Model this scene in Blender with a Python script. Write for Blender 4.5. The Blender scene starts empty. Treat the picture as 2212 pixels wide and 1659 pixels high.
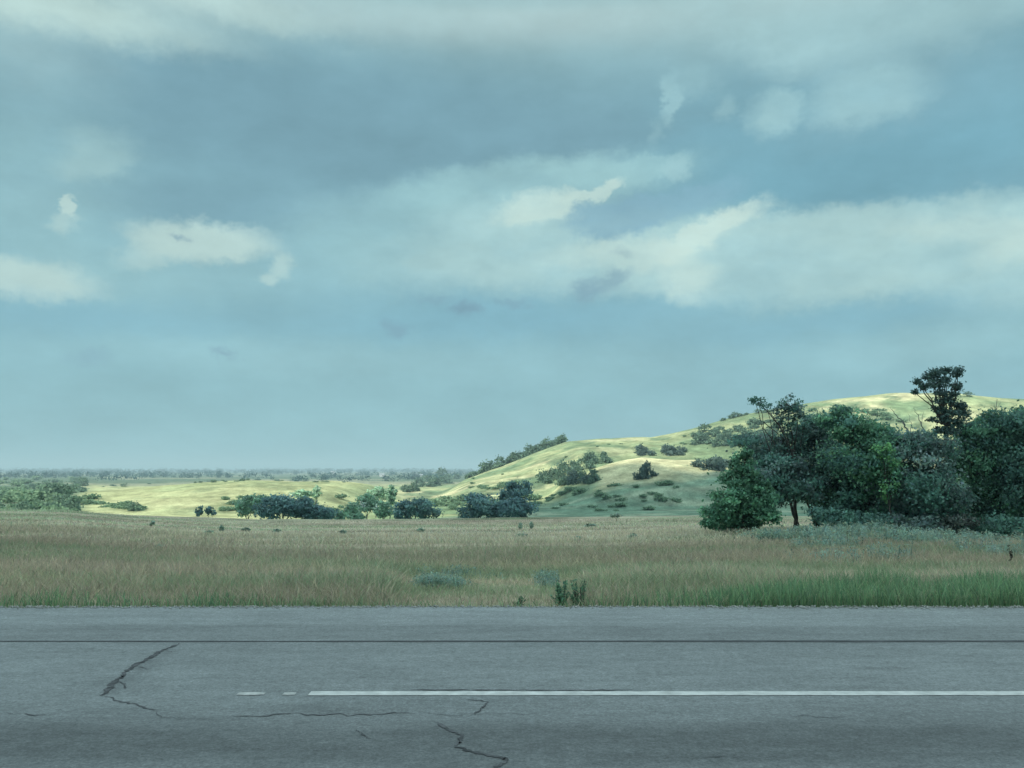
import bpy, math, numpy as np
from mathutils import Vector
R = np.random.default_rng(11)
sc = bpy.context.scene
COL = sc.collection
def srgb(r, g, b):
    def f(c):
        c /= 255.0
        return c / 12.92 if c <= 0.04045 else ((c + 0.055) / 1.055) ** 2.4
    return (f(r), f(g), f(b))

# ------------------------------------------------------------------ camera
F, CX, CY, HZ, CAMZ = 1800.0, 1106.0, 829.5, 1015.0, 1.8
PITCH = math.atan((HZ - CY) / F)
cam_d = bpy.data.cameras.new('camera'); cam = bpy.data.objects.new('camera', cam_d); COL.objects.link(cam)
cam_d.sensor_width = 36; cam_d.lens = 36 * F / 2212; cam_d.clip_end = 40000; cam_d.clip_start = 0.1
cam.location = (0, 0, CAMZ); cam.rotation_euler = (math.pi / 2 + PITCH, 0, 0)
sc.camera = cam
def ray(px, py):
    xc = (px - CX) / F; yc = (CY - py) / F
    c, s = math.cos(PITCH), math.sin(PITCH)
    return np.array([xc, c - yc * s, s + yc * c])
def at(px, py, Y):
    d = ray(px, py); return np.array([0, 0, CAMZ]) + d * (Y / d[1])
def ground(px, py, z=0.0):
    d = ray(px, py); t = (z - CAMZ) / d[2]; return np.array([0, 0, CAMZ]) + d * t

# ------------------------------------------------------------------ noise
def _h(ix, iy, seed):
    n = (ix.astype(np.int64) * 374761393 + iy.astype(np.int64) * 668265263 + seed * 1442695041) & 0xFFFFFFFF
    n = ((n ^ (n >> 13)) * 1274126177) & 0xFFFFFFFF
    return ((n ^ (n >> 16)) & 0xFFFF) / 65535.0
def vn(x, y, seed=0):
    x = np.asarray(x, float); y = np.asarray(y, float)
    ix = np.floor(x); iy = np.floor(y); fx = x - ix; fy = y - iy
    fx = fx * fx * (3 - 2 * fx); fy = fy * fy * (3 - 2 * fy)
    a = _h(ix, iy, seed); b = _h(ix + 1, iy, seed); c = _h(ix, iy + 1, seed); d = _h(ix + 1, iy + 1, seed)
    return (a * (1 - fx) + b * fx) * (1 - fy) + (c * (1 - fx) + d * fx) * fy
def fbm(x, y, seed=0, o=4):
    s = 0; a = 0.5; t = 0
    for i in range(o):
        s = s + a * vn(x * 2 ** i, y * 2 ** i, seed + i * 7); t += a; a *= 0.5
    return s / t
def sm(a, b, x):
    t = np.clip((np.asarray(x, float) - a) / (b - a), 0, 1); return t * t * (3 - 2 * t)

# ------------------------------------------------------------------ terrain
ROAD_EDGE = 11.3
def pxw(px, Y): return (np.asarray(px, float) - CX) / F * Y
CREST_Y = 85.0
KN_Y, RI_Y, SP_Y = 430.0, 650.0, 400.0
KN = [(20, 1100), (100, 1088), (160, 1066), (200, 1052), (300, 1046), (400, 1041), (560, 1035), (700, 1037), (785, 1044), (850, 1062), (900, 1080), (1000, 1110)]
RI = [(760, 1100), (870, 1070), (960, 1050), (1050, 1018), (1130, 988), (1220, 952), (1300, 947), (1400, 946), (1500, 924), (1600, 896), (1750, 869), (1900, 852), (2000, 855), (2212, 866), (2600, 880), (3600, 950)]
SP = [(1050, 1110), (1170, 1062), (1290, 1008), (1390, 981), (1490, 984), (1560, 1001), (1660, 1030), (1760, 1070), (1900, 1110)]
def prof(P, Y):
    xs = [pxw(p[0], Y) for p in P]; zs = [CAMZ - (p[1] - HZ) / F * Y for p in P]; return xs, zs
KNP, RIP, SPP = prof(KN, KN_Y), prof(RI, RI_Y), prof(SP, SP_Y)
def terrain(x, y):
    x = np.asarray(x, float); y = np.asarray(y, float)
    pa = CX + F * x / np.maximum(y, 8.0)
    cv = np.interp(pa, [-600, 0, 150, 300, 560, 900, 1200, 1500, 1700, 3000], [87, 91, 93, 105, 117, 115, 112, 106, 108, 112])
    zc = CAMZ - cv / F * CREST_Y
    t = np.clip((y - ROAD_EDGE) / (CREST_Y - ROAD_EDGE), 0, 1)
    z = zc * t - 0.05
    z = z - 8.5 * sm(88, 190, y) * 1.0
    z = np.where(y > 190, np.interp(y, [190, 420, 1000, 2500, 9000], [0, -1.5, -2, -2.5, 4]) + z, z)
    # low rise in front of the grove on the right
    z = z + np.interp(x / np.maximum(y, 8), [.2, .3, .38, .48, .6], [0, .22, .26, .08, .02]) * np.exp(-((y - 35) / 11.0) ** 2)
    # undulation in the field
    und = (fbm(x / 17, y / 9, 3, 3) - 0.5) * 0.35 * sm(13, 30, y) + (fbm(x / 60, y / 40, 5, 3) - 0.5) * 6 * sm(150, 400, y)
    z = z + und
    def bump(P, Y, b):
        hh = np.maximum(np.interp(x, P[0], P[1]) - (-10.5), 0); return hh * b
    kb = np.where(y < KN_Y, sm(225, KN_Y, y), 1 - sm(KN_Y, KN_Y + 220, y))
    rb = np.where(y < RI_Y, sm(330, RI_Y - 10, y), 1 - 0.95 * sm(RI_Y + 20, RI_Y + 700, y))
    sb = np.where(y < SP_Y, sm(270, SP_Y, y), 1 - sm(SP_Y + 5, SP_Y + 62, y))
    A, B, C = bump(KNP, KN_Y, kb), bump(RIP, RI_Y, rb), bump(SPP, SP_Y, sb)
    hgt = (A ** 5 + B ** 5 + C ** 5) ** 0.2
    base_h = z
    hill = hgt + (-10.5)
    w = sm(0, 6, hgt)
    rough = (fbm(x / 45, y / 45, 21, 4) - 0.5) * 4.0 * w
    gul = np.abs(2 * fbm(x / 55 + .3 * fbm(x / 30, y / 30, 31, 2), y / 130, 27, 3) - 1); fold = (.35 - gul) * -5.0 * w * sm(0, 20, hgt) * (1 - .7 * sm(560, 640, y))
    z = z * (1 - w) + np.maximum(hill, z) * w + rough * 0.6 + fold - .6 * w
    z = np.where(y < ROAD_EDGE, -0.08, z)
    return z
def T(x, y): return float(terrain(np.array([x]), np.array([y]))[0])
_ys = np.exp(np.linspace(math.log(11.5), math.log(4000), 4000))
def hit(px, py):
    d = ray(px, py); xs = d[0] / d[1] * _ys; zs = CAMZ + d[2] / d[1] * _ys
    g = terrain(xs, _ys); k = np.nonzero(g >= zs)[0]
    if len(k) == 0:
        k = [int(np.argmax(np.where((_ys > 200) & (_ys < 900), (g - zs) / _ys, -9)))]
    i = k[0]; return np.array([xs[i], _ys[i], g[i]])

# ------------------------------------------------------------------ mesh helpers
def np_mesh(name, V, Q, C=None, mat=None, smooth=False, NO=None):
    V = np.asarray(V, np.float32); Q = np.asarray(Q, np.int32)
    me = bpy.data.meshes.new(name); n = Q.shape[1]
    me.vertices.add(len(V)); me.vertices.foreach_set('co', V.ravel())
    me.loops.add(Q.size); me.loops.foreach_set('vertex_index', Q.ravel())
    me.polygons.add(len(Q))
    me.polygons.foreach_set('loop_start', np.arange(0, Q.size, n, dtype=np.int32))
    me.polygons.foreach_set('loop_total', np.full(len(Q), n, np.int32))
    if smooth: me.polygons.foreach_set('use_smooth', np.ones(len(Q), bool))
    if C is not None:
        a = me.color_attributes.new('Col', 'FLOAT_COLOR', 'POINT')
        CC = np.ones((len(V), 4), np.float32); CC[:, :3] = C; a.data.foreach_set('color', CC.ravel())
    me.update(calc_edges=True); me.validate()
    if NO is not None:
        me.polygons.foreach_set('use_smooth', np.ones(len(Q), bool))
        a = me.attributes.new('custom_normal', 'FLOAT_VECTOR', 'POINT'); a.data.foreach_set('vector', np.asarray(NO, np.float32).ravel()); me.update()
    if mat: me.materials.append(mat)
    return me
def soft_normals(V, O, up=.45, own=.38):
    """leaf normals eased towards the outside of their clump; also winds each quad to agree"""
    q = V.reshape(-1, 4, 3); g = np.cross(q[:, 1] - q[:, 0], q[:, 3] - q[:, 0]); g /= np.linalg.norm(g, axis=1)[:, None] + 1e-12
    t = O / (np.linalg.norm(O, axis=1)[:, None] + 1e-9) + np.array([0, 0, up]); flip = (g * t).sum(1) < 0
    g[flip] *= -1; q[flip] = q[flip][:, ::-1]; t = t + own * g; t /= np.linalg.norm(t, axis=1)[:, None] + 1e-9
    return q.reshape(-1, 3), np.repeat(t, 4, 0)
def obj(name, me, parent=None, loc=None):
    o = bpy.data.objects.new(name, me); COL.objects.link(o)
    if parent is not None: o.parent = parent
    if loc is not None: o.location = loc
    return o
def tag(o, label=None, cat=None, group=None, kind=None):
    if label: o['label'] = label
    if cat: o['category'] = cat
    if group: o['group'] = group
    if kind: o['kind'] = kind
    return o
def thing(name, loc, label, cat, group=None):
    o = bpy.data.objects.new(name, None); COL.objects.link(o); o.location = loc; o.empty_display_size = 0.3
    return tag(o, label, cat, group)
def leaf_quads(P, size, rng, up=0.35, out=None, ratio=0.62):
    n = len(P); N = rng.normal(size=(n, 3)); N /= np.linalg.norm(N, axis=1)[:, None]
    N[:, 2] += up
    if out is not None: N += 0.5 * out
    N /= np.linalg.norm(N, axis=1)[:, None] + 1e-9
    A = np.cross(N, rng.normal(size=(n, 3))); A /= np.linalg.norm(A, axis=1)[:, None] + 1e-9
    B = np.cross(N, A); s = np.asarray(size)[:, None] if np.ndim(size) else size
    V = np.stack([P + A * s, P + B * s * ratio, P - A * s * 0.9, P - B * s * ratio], 1).reshape(-1, 3)
    Q = np.arange(4 * n).reshape(n, 4); return V, Q
def tube(path, rad, sides=6):
    path = np.asarray(path, float); n = len(path); V = []; Q = []
    for i in range(n):
        t = path[min(i + 1, n - 1)] - path[max(i - 1, 0)]; t /= np.linalg.norm(t) + 1e-9
        a = np.cross(t, [0.31, 0.95, 0.05]); a /= np.linalg.norm(a) + 1e-9; b = np.cross(t, a)
        for k in range(sides):
            an = 2 * math.pi * k / sides; V.append(path[i] + (a * math.cos(an) + b * math.sin(an)) * rad[i])
    for i in range(n - 1):
        for k in range(sides):
            Q.append((i * sides + k, i * sides + (k + 1) % sides, (i + 1) * sides + (k + 1) % sides, (i + 1) * sides + k))
    return np.array(V), np.array(Q)
def join(parts):
    Vs, Qs, o = [], [], 0
    for V, Q in parts: Vs.append(V); Qs.append(Q + o); o += len(V)
    return np.concatenate(Vs), np.concatenate(Qs)
def limb(a, b, r0, r1, rng, n=6, wob=0.06, sag=0.0):
    a = np.array(a, float); b = np.array(b, float); L = np.linalg.norm(b - a); t = np.linspace(0, 1, n)[:, None]
    P = a * (1 - t) + b * t
    P += rng.normal(size=(n, 3)) * wob * L * np.sin(np.pi * t) ; P[:, 2] += sag * L * np.sin(np.pi * t[:, 0])
    return tube(P, r0 * (1 - t[:, 0]) + r1 * t[:, 0])

# ------------------------------------------------------------------ materials
def mat(name):
    m = bpy.data.materials.new(name); m.use_nodes = True; nt = m.node_tree; nt.nodes.clear()
    return m, nt, nt.nodes.new('ShaderNodeOutputMaterial')
def N(nt, t, **kw):
    n = nt.nodes.new(t)
    for k, v in kw.items():
        if k.startswith('i_'): n.inputs[k[2:].replace('_', ' ')].default_value = v
        else: setattr(n, k, v)
    return n
def foliage_mat(name, transl=0.3, noise_scale=0.0, tint=(1, 1, 1)):
    m, nt, out = mat(name)
    a = N(nt, 'ShaderNodeAttribute', attribute_name='Col')
    c = a.outputs['Color']
    if noise_scale:
        tc = N(nt, 'ShaderNodeTexCoord'); no = N(nt, 'ShaderNodeTexNoise', i_Scale=noise_scale, i_Detail=4.0)
        nt.links.new(tc.outputs['Object'], no.inputs['Vector'])
        mr = N(nt, 'ShaderNodeMapRange'); mr.inputs['To Min'].default_value = 0.7; mr.inputs['To Max'].default_value = 1.3
        mr.inputs['From Min'].default_value = 0.3; mr.inputs['From Max'].default_value = 0.7
        nt.links.new(no.outputs['Fac'], mr.inputs['Value'])
        mx = N(nt, 'ShaderNodeMix', data_type='RGBA', blend_type='MULTIPLY'); mx.inputs['Factor'].default_value = 1
        nt.links.new(c, mx.inputs['A']); nt.links.new(mr.outputs['Result'], mx.inputs['B']); c = mx.outputs['Result']
    d = N(nt, 'ShaderNodeBsdfDiffuse'); nt.links.new(c, d.inputs['Color'])
    t = N(nt, 'ShaderNodeBsdfTranslucent'); nt.links.new(c, t.inputs['Color'])
    mix = N(nt, 'ShaderNodeMixShader'); mix.inputs[0].default_value = transl
    nt.links.new(d.outputs[0], mix.inputs[1]); nt.links.new(t.outputs[0], mix.inputs[2])
    nt.links.new(mix.outputs[0], out.inputs['Surface']); return m
M_LEAF = foliage_mat('leaf', 0.42)
M_GRASS = foliage_mat('grass_blade', 0.5)
def bark_mat(name, c1, c2):
    m, nt, out = mat(name)
    tc = N(nt, 'ShaderNodeTexCoord'); mp = N(nt, 'ShaderNodeMapping'); mp.inputs['Scale'].default_value = (9, 9, 2)
    no = N(nt, 'ShaderNodeTexNoise', i_Scale=2.0, i_Detail=5.0)
    cr = N(nt, 'ShaderNodeValToRGB'); cr.color_ramp.elements[0].color = (*c1, 1); cr.color_ramp.elements[1].color = (*c2, 1)
    cr.color_ramp.elements[0].position = 0.3; cr.color_ramp.elements[1].position = 0.7
    d = N(nt, 'ShaderNodeBsdfDiffuse')
    nt.links.new(tc.outputs['Object'], mp.inputs['Vector']); nt.links.new(mp.outputs[0], no.inputs['Vector'])
    nt.links.new(no.outputs['Fac'], cr.inputs['Fac']); nt.links.new(cr.outputs[0], d.inputs['Color']); nt.links.new(d.outputs[0], out.inputs['Surface'])
    return m
M_BARK = bark_mat('bark', (0.05, 0.045, 0.04), (0.13, 0.115, 0.1))
M_DEAD = bark_mat('dead_wood', (0.2, 0.2, 0.19), (0.38, 0.37, 0.34))

# ------------------------------------------------------------------ light
SUN_EL, SUN_AZ = math.radians(40), math.radians(222)    # azimuth clockwise from +Y: behind the camera, to its left
L = Vector((math.sin(SUN_AZ) * math.cos(SUN_EL), math.cos(SUN_AZ) * math.cos(SUN_EL), math.sin(SUN_EL)))
sun_d = bpy.data.lights.new('sun', 'SUN'); sun_d.energy = 4.9; sun_d.angle = math.radians(0.5); sun_d.color = (1.0, 0.97, 0.84)
sun = bpy.data.objects.new('sun', sun_d); COL.objects.link(sun); sun.rotation_euler = L.to_track_quat('Z', 'Y').to_euler(); sun.location = L * 2000

# ------------------------------------------------------------------ world: sky with cloud layers, all in direction space
w = bpy.data.worlds.new('World'); sc.world = w; w.use_nodes = True; nt = w.node_tree; nt.nodes.clear()
STR = 0.1
wo = nt.nodes.new('ShaderNodeOutputWorld'); bg = N(nt, 'ShaderNodeBackground'); bg.inputs['Strength'].default_value = STR
nt.links.new(bg.outputs[0], wo.inputs['Surface'])
sky = N(nt, 'ShaderNodeTexSky', sky_type='NISHITA', sun_disc=False, sun_elevation=SUN_EL, sun_rotation=SUN_AZ, air_density=1.0, dust_density=2.5, ozone_density=1.0)
tc = N(nt, 'ShaderNodeTexCoord'); GEN = tc.outputs['Generated']
sep = N(nt, 'ShaderNodeSeparateXYZ'); nt.links.new(GEN, sep.inputs[0])
def math_(op, a, b=None, c=None):
    n = N(nt, 'ShaderNodeMath', operation=op)
    for i, v in enumerate((a, b, c)):
        if v is None: continue
        if isinstance(v, (int, float)): n.inputs[i].default_value = v
        else: nt.links.new(v, n.inputs[i])
    return n.outputs[0]
AZ = math_('ARCTAN2', sep.outputs[0], sep.outputs[1]); EL = math_('ARCSINE', sep.outputs[2])
cmb = N(nt, 'ShaderNodeCombineXYZ'); nt.links.new(AZ, cmb.inputs[0]); nt.links.new(EL, cmb.inputs[1])
def wnoise(scale, detail, rough, sx=1.0, sy=1.0):
    mp = N(nt, 'ShaderNodeMapping'); mp.inputs['Scale'].default_value = (sx, sy, 1); nt.links.new(cmb.outputs[0], mp.inputs['Vector'])
    n = N(nt, 'ShaderNodeTexNoise', i_Scale=scale, i_Detail=detail, i_Roughness=rough); nt.links.new(mp.outputs[0], n.inputs['Vector']); return n
def vmath(op, a, b):
    n = N(nt, 'ShaderNodeVectorMath', operation=op)
    for i, v in enumerate((a, b)):
        if isinstance(v, tuple): n.inputs[i].default_value = v
        else: nt.links.new(v, n.inputs[i])
    return n.outputs[0]
n5 = wnoise(120.0, 4.0, 0.6, 0.9, 1.1)
n1 = wnoise(9.0, 3.0, 0.5, 0.7, 1.3); n2 = wnoise(38.0, 5.0, 0.6, 0.8, 1.2)
wv = vmath('ADD', vmath('MULTIPLY', vmath('SUBTRACT', n1.outputs['Color'], (0.5, 0.5, 0.5)), (0.05, 0.026, 0)),
           vmath('MULTIPLY', vmath('SUBTRACT', n2.outputs['Color'], (0.5, 0.5, 0.5)), (0.040, 0.028, 0)))
wv = vmath('ADD', wv, vmath('MULTIPLY', vmath('SUBTRACT', n5.outputs['Color'], (0.5, 0.5, 0.5)), (0.016, 0.013, 0)))
WARP = vmath('ADD', cmb.outputs[0], wv)
def azel(px, py):
    d = ray(px, py); d = d / np.linalg.norm(d); return math.atan2(d[0], d[1]), math.asin(d[2])
SKYGAIN = 1.07
def skc(c, g=1.0): return tuple(v / STR * g * SKYGAIN for v in srgb(*c)) + (1.0,)
def blob_mask(blobs):
    """blobs: (px, py, rx, ry, rot_deg, softness, alpha)"""
    inv = None
    for (px, py, rx, ry, rot, soft, al) in blobs:
        a, e = azel(px, py); mp = N(nt, 'ShaderNodeMapping', vector_type='TEXTURE')
        mp.inputs['Location'].default_value = (a, e, 0); mp.inputs['Rotation'].default_value = (0, 0, math.radians(rot)); mp.inputs['Scale'].default_value = (rx / F, ry / F, 1)
        nt.links.new(WARP, mp.inputs['Vector'])
        ln = N(nt, 'ShaderNodeVectorMath', operation='LENGTH'); nt.links.new(mp.outputs[0], ln.inputs[0])
        mr = N(nt, 'ShaderNodeMapRange', interpolation_type='SMOOTHSTEP')
        mr.inputs['From Min'].default_value = 1 + soft; mr.inputs['From Max'].default_value = max(0.0, 1 - soft)
        mr.inputs['To Min'].default_value = 1.0; mr.inputs['To Max'].default_value = 1 - al
        nt.links.new(ln.outputs['Value'], mr.inputs['Value'])
        inv = mr.outputs['Result'] if inv is None else math_('MULTIPLY', inv, mr.outputs['Result'])
    return math_('SUBTRACT', 1.0, inv)
def over(cur, col, mask):
    mx = N(nt, 'ShaderNodeMix', data_type='RGBA')
    if isinstance(mask, float): mx.inputs['Factor'].default_value = mask
    else: nt.links.new(mask, mx.inputs['Factor'])
    nt.links.new(cur, mx.inputs['A'])
    if isinstance(col, tuple): mx.inputs['B'].default_value = col
    else: nt.links.new(col, mx.inputs['B'])
    return mx.outputs['Result']
# base of thin cloud by elevation
def el_of(py): return azel(1106, py)[1]
ramp = N(nt, 'ShaderNodeValToRGB'); e0, e1 = -0.02, 0.56
els = [(1010, (149, 196, 205)), (830, (144, 191, 200)), (700, (138, 186, 198)), (600, (140, 186, 197)), (430, (133, 177, 189)), (260, (131, 174, 187)), (120, (137, 179, 187)), (0, (142, 183, 189))]
cr = ramp.color_ramp; cr.interpolation = 'B_SPLINE'
def fill_ramp(cr, stops):
    while len(cr.elements) > 1: cr.elements.remove(cr.elements[-1])
    cr.elements[0].position = stops[0][0]; cr.elements[0].color = stops[0][1]
    for p, c in stops[1:]: cr.elements.new(p).color = c
pos = [((el_of(p) - e0) / (e1 - e0), (*srgb(*c), 1)) for p, c in els] + [(0.93, (*srgb(190, 214, 212), 1)), (1.0, (*srgb(205, 222, 220), 1))]
fill_ramp(cr, pos)
mr = N(nt, 'ShaderNodeMapRange'); mr.inputs['From Min'].default_value = e0; mr.inputs['From Max'].default_value = e1
nt.links.new(EL, mr.inputs['Value']); nt.links.new(mr.outputs['Result'], ramp.inputs['Fac'])
rs_ = N(nt, 'ShaderNodeVectorMath', operation='SCALE'); nt.links.new(ramp.outputs['Color'], rs_.inputs[0]); rs_.inputs['Scale'].default_value = 1 / STR
cur = over(sky.outputs['Color'], rs_.outputs[0], 0.94)
LAYERS = [
 # deep slate bands
 ((121, 161, 175), [(760, 265, 660, 125, -3, .6, .95), (180, 230, 260, 60, 0, .9, .5), (1150, 330, 300, 60, 4, .5, .7), (420, 440, 420, 45, 3, .7, .7), (300, 205, 330, 50, 0, .8, .5)]),
 ((119, 168, 184), [(1880, 370, 400, 75, 2, .6, .95), (2180, 290, 120, 150, 0, .8, .6), (1560, 330, 160, 50, 0, .7, .6), (1620, 240, 200, 60, 0, .9, .4)]),
 # top brightening
 ((190, 218, 213), [(60, 0, 300, 44, 0, .8, .85), (420, -8, 240, 28, -4, .9, .6), (0, 80, 160, 60, 0, 1, .3)]),
 ((166, 203, 207), [(760, 0, 420, 36, 0, .9, .5), (1650, 20, 330, 80, -12, .8, .7), (1700, 90, 160, 40, -25, .9, .5), (2150, 10, 200, 40, 0, .9, .6)]),
 # grey-teal mid cloud
 ((155, 197, 202), [(1150, 400, 330, 52, 6, .4, .95), (1390, 362, 100, 26, 10, .35, .9), (1000, 470, 260, 75, 8, .7, .75), (760, 520, 130, 70, 0, .9, .6), (60, 330, 160, 130, 0, .8, .45), (60, 480, 170, 60, 0, .9, .5), (260, 590, 420, 45, 4, .9, .6)]),
 # big pale bank
 ((172, 208, 209), [(1830, 550, 480, 92, -1, .3, 1.0), (1250, 548, 390, 82, 3, .45, .95), (2180, 560, 180, 90, 0, .4, .9), (1060, 500, 170, 60, 8, .5, .6), (1500, 560, 300, 70, 0, .4, .7), (1900, 470, 330, 28, -2, .5, .7)]),
 # creamy lit tops
 ((196, 222, 215), [(1170, 455, 95, 30, 8, .35, .9), (1275, 422, 70, 12, 22, .4, .8), (1530, 500, 125, 24, 22, .4, .95), (1450, 540, 110, 30, 15, .6, .6), (1490, 600, 55, 40, 0, .6, .7), (1330, 540, 130, 25, 6, .7, .6), (2110, 490, 150, 24, -6, .7, .5), (2200, 530, 70, 30, 20, .6, .6)]),
 # bay of slate blue
 ((135, 177, 194), [(1345, 468, 125, 40, 8, .28, .97), (1480, 435, 120, 30, 12, .5, .8)]),
 # left puffs
 ((184, 212, 208), [(445, 515, 135, 38, 2, .42, .92), (330, 545, 60, 25, 20, .6, .5), (40, 600, 125, 36, 0, .5, .9), (612, 573, 26, 27, 0, .6, .6), (578, 600, 22, 13, 0, .7, .6), (140, 452, 14, 19, 0, .4, .9), (130, 490, 24, 17, 0, .7, .5)]),
 ((158, 194, 197), [(205, 350, 72, 34, 15, .5, .8), (210, 300, 60, 24, 10, .7, .5), (920, 560, 45, 24, 10, .5, .8)]),
 # right puffs
 ((158, 198, 204), [(1690, 235, 44, 44, 0, .4, .85), (1640, 250, 30, 40, 0, .6, .5), (1885, 205, 115, 48, 0, .45, .8), (1448, 215, 17, 40, -8, .5, .8), (1490, 180, 50, 28, 0, .7, .5), (1560, 232, 26, 20, 0, .6, .5), (1415, 280, 14, 22, -25, .7, .4), (1460, 360, 30, 26, 0, .4, .8)]),
 # low veil
 ((154, 197, 204), [(2080, 745, 240, 38, 5, .8, .7), (1000, 790, 500, 45, 0, .9, .4), (500, 770, 300, 30, 0, .9, .3)]),
 ((130, 181, 199), [(1080, 690, 380, 40, 3, .9, .55), (180, 680, 260, 35, 0, .9, .4), (1800, 690, 300, 26, 4, .9, .35)]),
 # small dark wisps
 ((124, 160, 178), [(1265, 624, 32, 19, 15, .8, .7), (1322, 600, 32, 18, 20, .8, .6), (1002, 678, 32, 13, 0, .7, .8), (1110, 660, 28, 11, 0, .7, .55), (850, 708, 24, 15, 0, .8, .6), (492, 772, 20, 9, 0, .8, .6), (200, 772, 30, 13, 0, .9, .4), (385, 505, 20, 6, 5, .7, .6), (930, 650, 40, 10, 0, .9, .4), (1330, 545, 20, 8, 0, .9, .3)]),
]
base = cur
nm = wnoise(12.0, 8.0, 0.62, 0.7, 1.35); nmr = N(nt, 'ShaderNodeMapRange'); nmr.inputs['From Min'].default_value = .34; nmr.inputs['From Max'].default_value = .6
nmr.inputs['To Min'].default_value = 0.60; nmr.inputs['To Max'].default_value = 1.0; nt.links.new(nm.outputs['Fac'], nmr.inputs['Value'])
for k, (c, bl) in enumerate(LAYERS):
    m_ = blob_mask(bl)
    if k in (3, 4, 5, 6, 7, 9, 10): m_ = math_('MULTIPLY', m_, nmr.outputs['Result'])
    cur = over(cur, skc(c), m_)
# fine mottling of the cloud sheet
n3 = wnoise(8.0, 8.0, 0.62, 0.75, 1.5); mr = N(nt, 'ShaderNodeMapRange'); mr.inputs['From Min'].default_value = .25; mr.inputs['From Max'].default_value = .75
mr.inputs['To Min'].default_value = 0.87; mr.inputs['To Max'].default_value = 1.13; nt.links.new(n3.outputs['Fac'], mr.inputs['Value'])
cur = vmath('SCALE', cur, (0, 0, 0)); nt.nodes[-1].name  # scale by the mottling
cur.node.inputs['Scale'].default_value = 1.0; nt.links.new(mr.outputs['Result'], cur.node.inputs['Scale'])
# overhead: bright thin overcast, out of frame
OVERHEAD = 1.36
mr = N(nt, 'ShaderNodeMapRange', interpolation_type='SMOOTHSTEP'); mr.inputs['From Min'].default_value = 0.5; mr.inputs['From Max'].default_value = 0.9; nt.links.new(EL, mr.inputs['Value'])
OH = (OVERHEAD * 0.80 / STR, OVERHEAD * 1.04 / STR, OVERHEAD * 1.12 / STR, 1)
nt.links.new(over(base, OH, mr.outputs['Result']), bg.inputs['Color'])
bg2 = N(nt, 'ShaderNodeBackground'); bg2.inputs['Strength'].default_value = STR; nt.links.new(cur, bg2.inputs['Color'])
def win(v, a, b):
    k = N(nt, 'ShaderNodeMapRange', interpolation_type='SMOOTHSTEP'); k.inputs['From Min'].default_value = a; k.inputs['From Max'].default_value = b; k.inputs['To Min'].default_value = 1; k.inputs['To Max'].default_value = 0
    nt.links.new(v, k.inputs['Value']); return k.outputs['Result']
front = math_('MULTIPLY', win(math_('ABSOLUTE', AZ), 0.72, 0.95), win(EL, 0.50, 0.66))
msh = N(nt, 'ShaderNodeMixShader'); nt.links.new(front, msh.inputs[0]); nt.links.new(bg.outputs[0], msh.inputs[1]); nt.links.new(bg2.outputs[0], msh.inputs[2])
nt.links.new(msh.outputs[0], wo.inputs['Surface'])
w.cycles.sampling_method = 'MANUAL'; w.cycles.sample_map_resolution = 512

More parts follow.
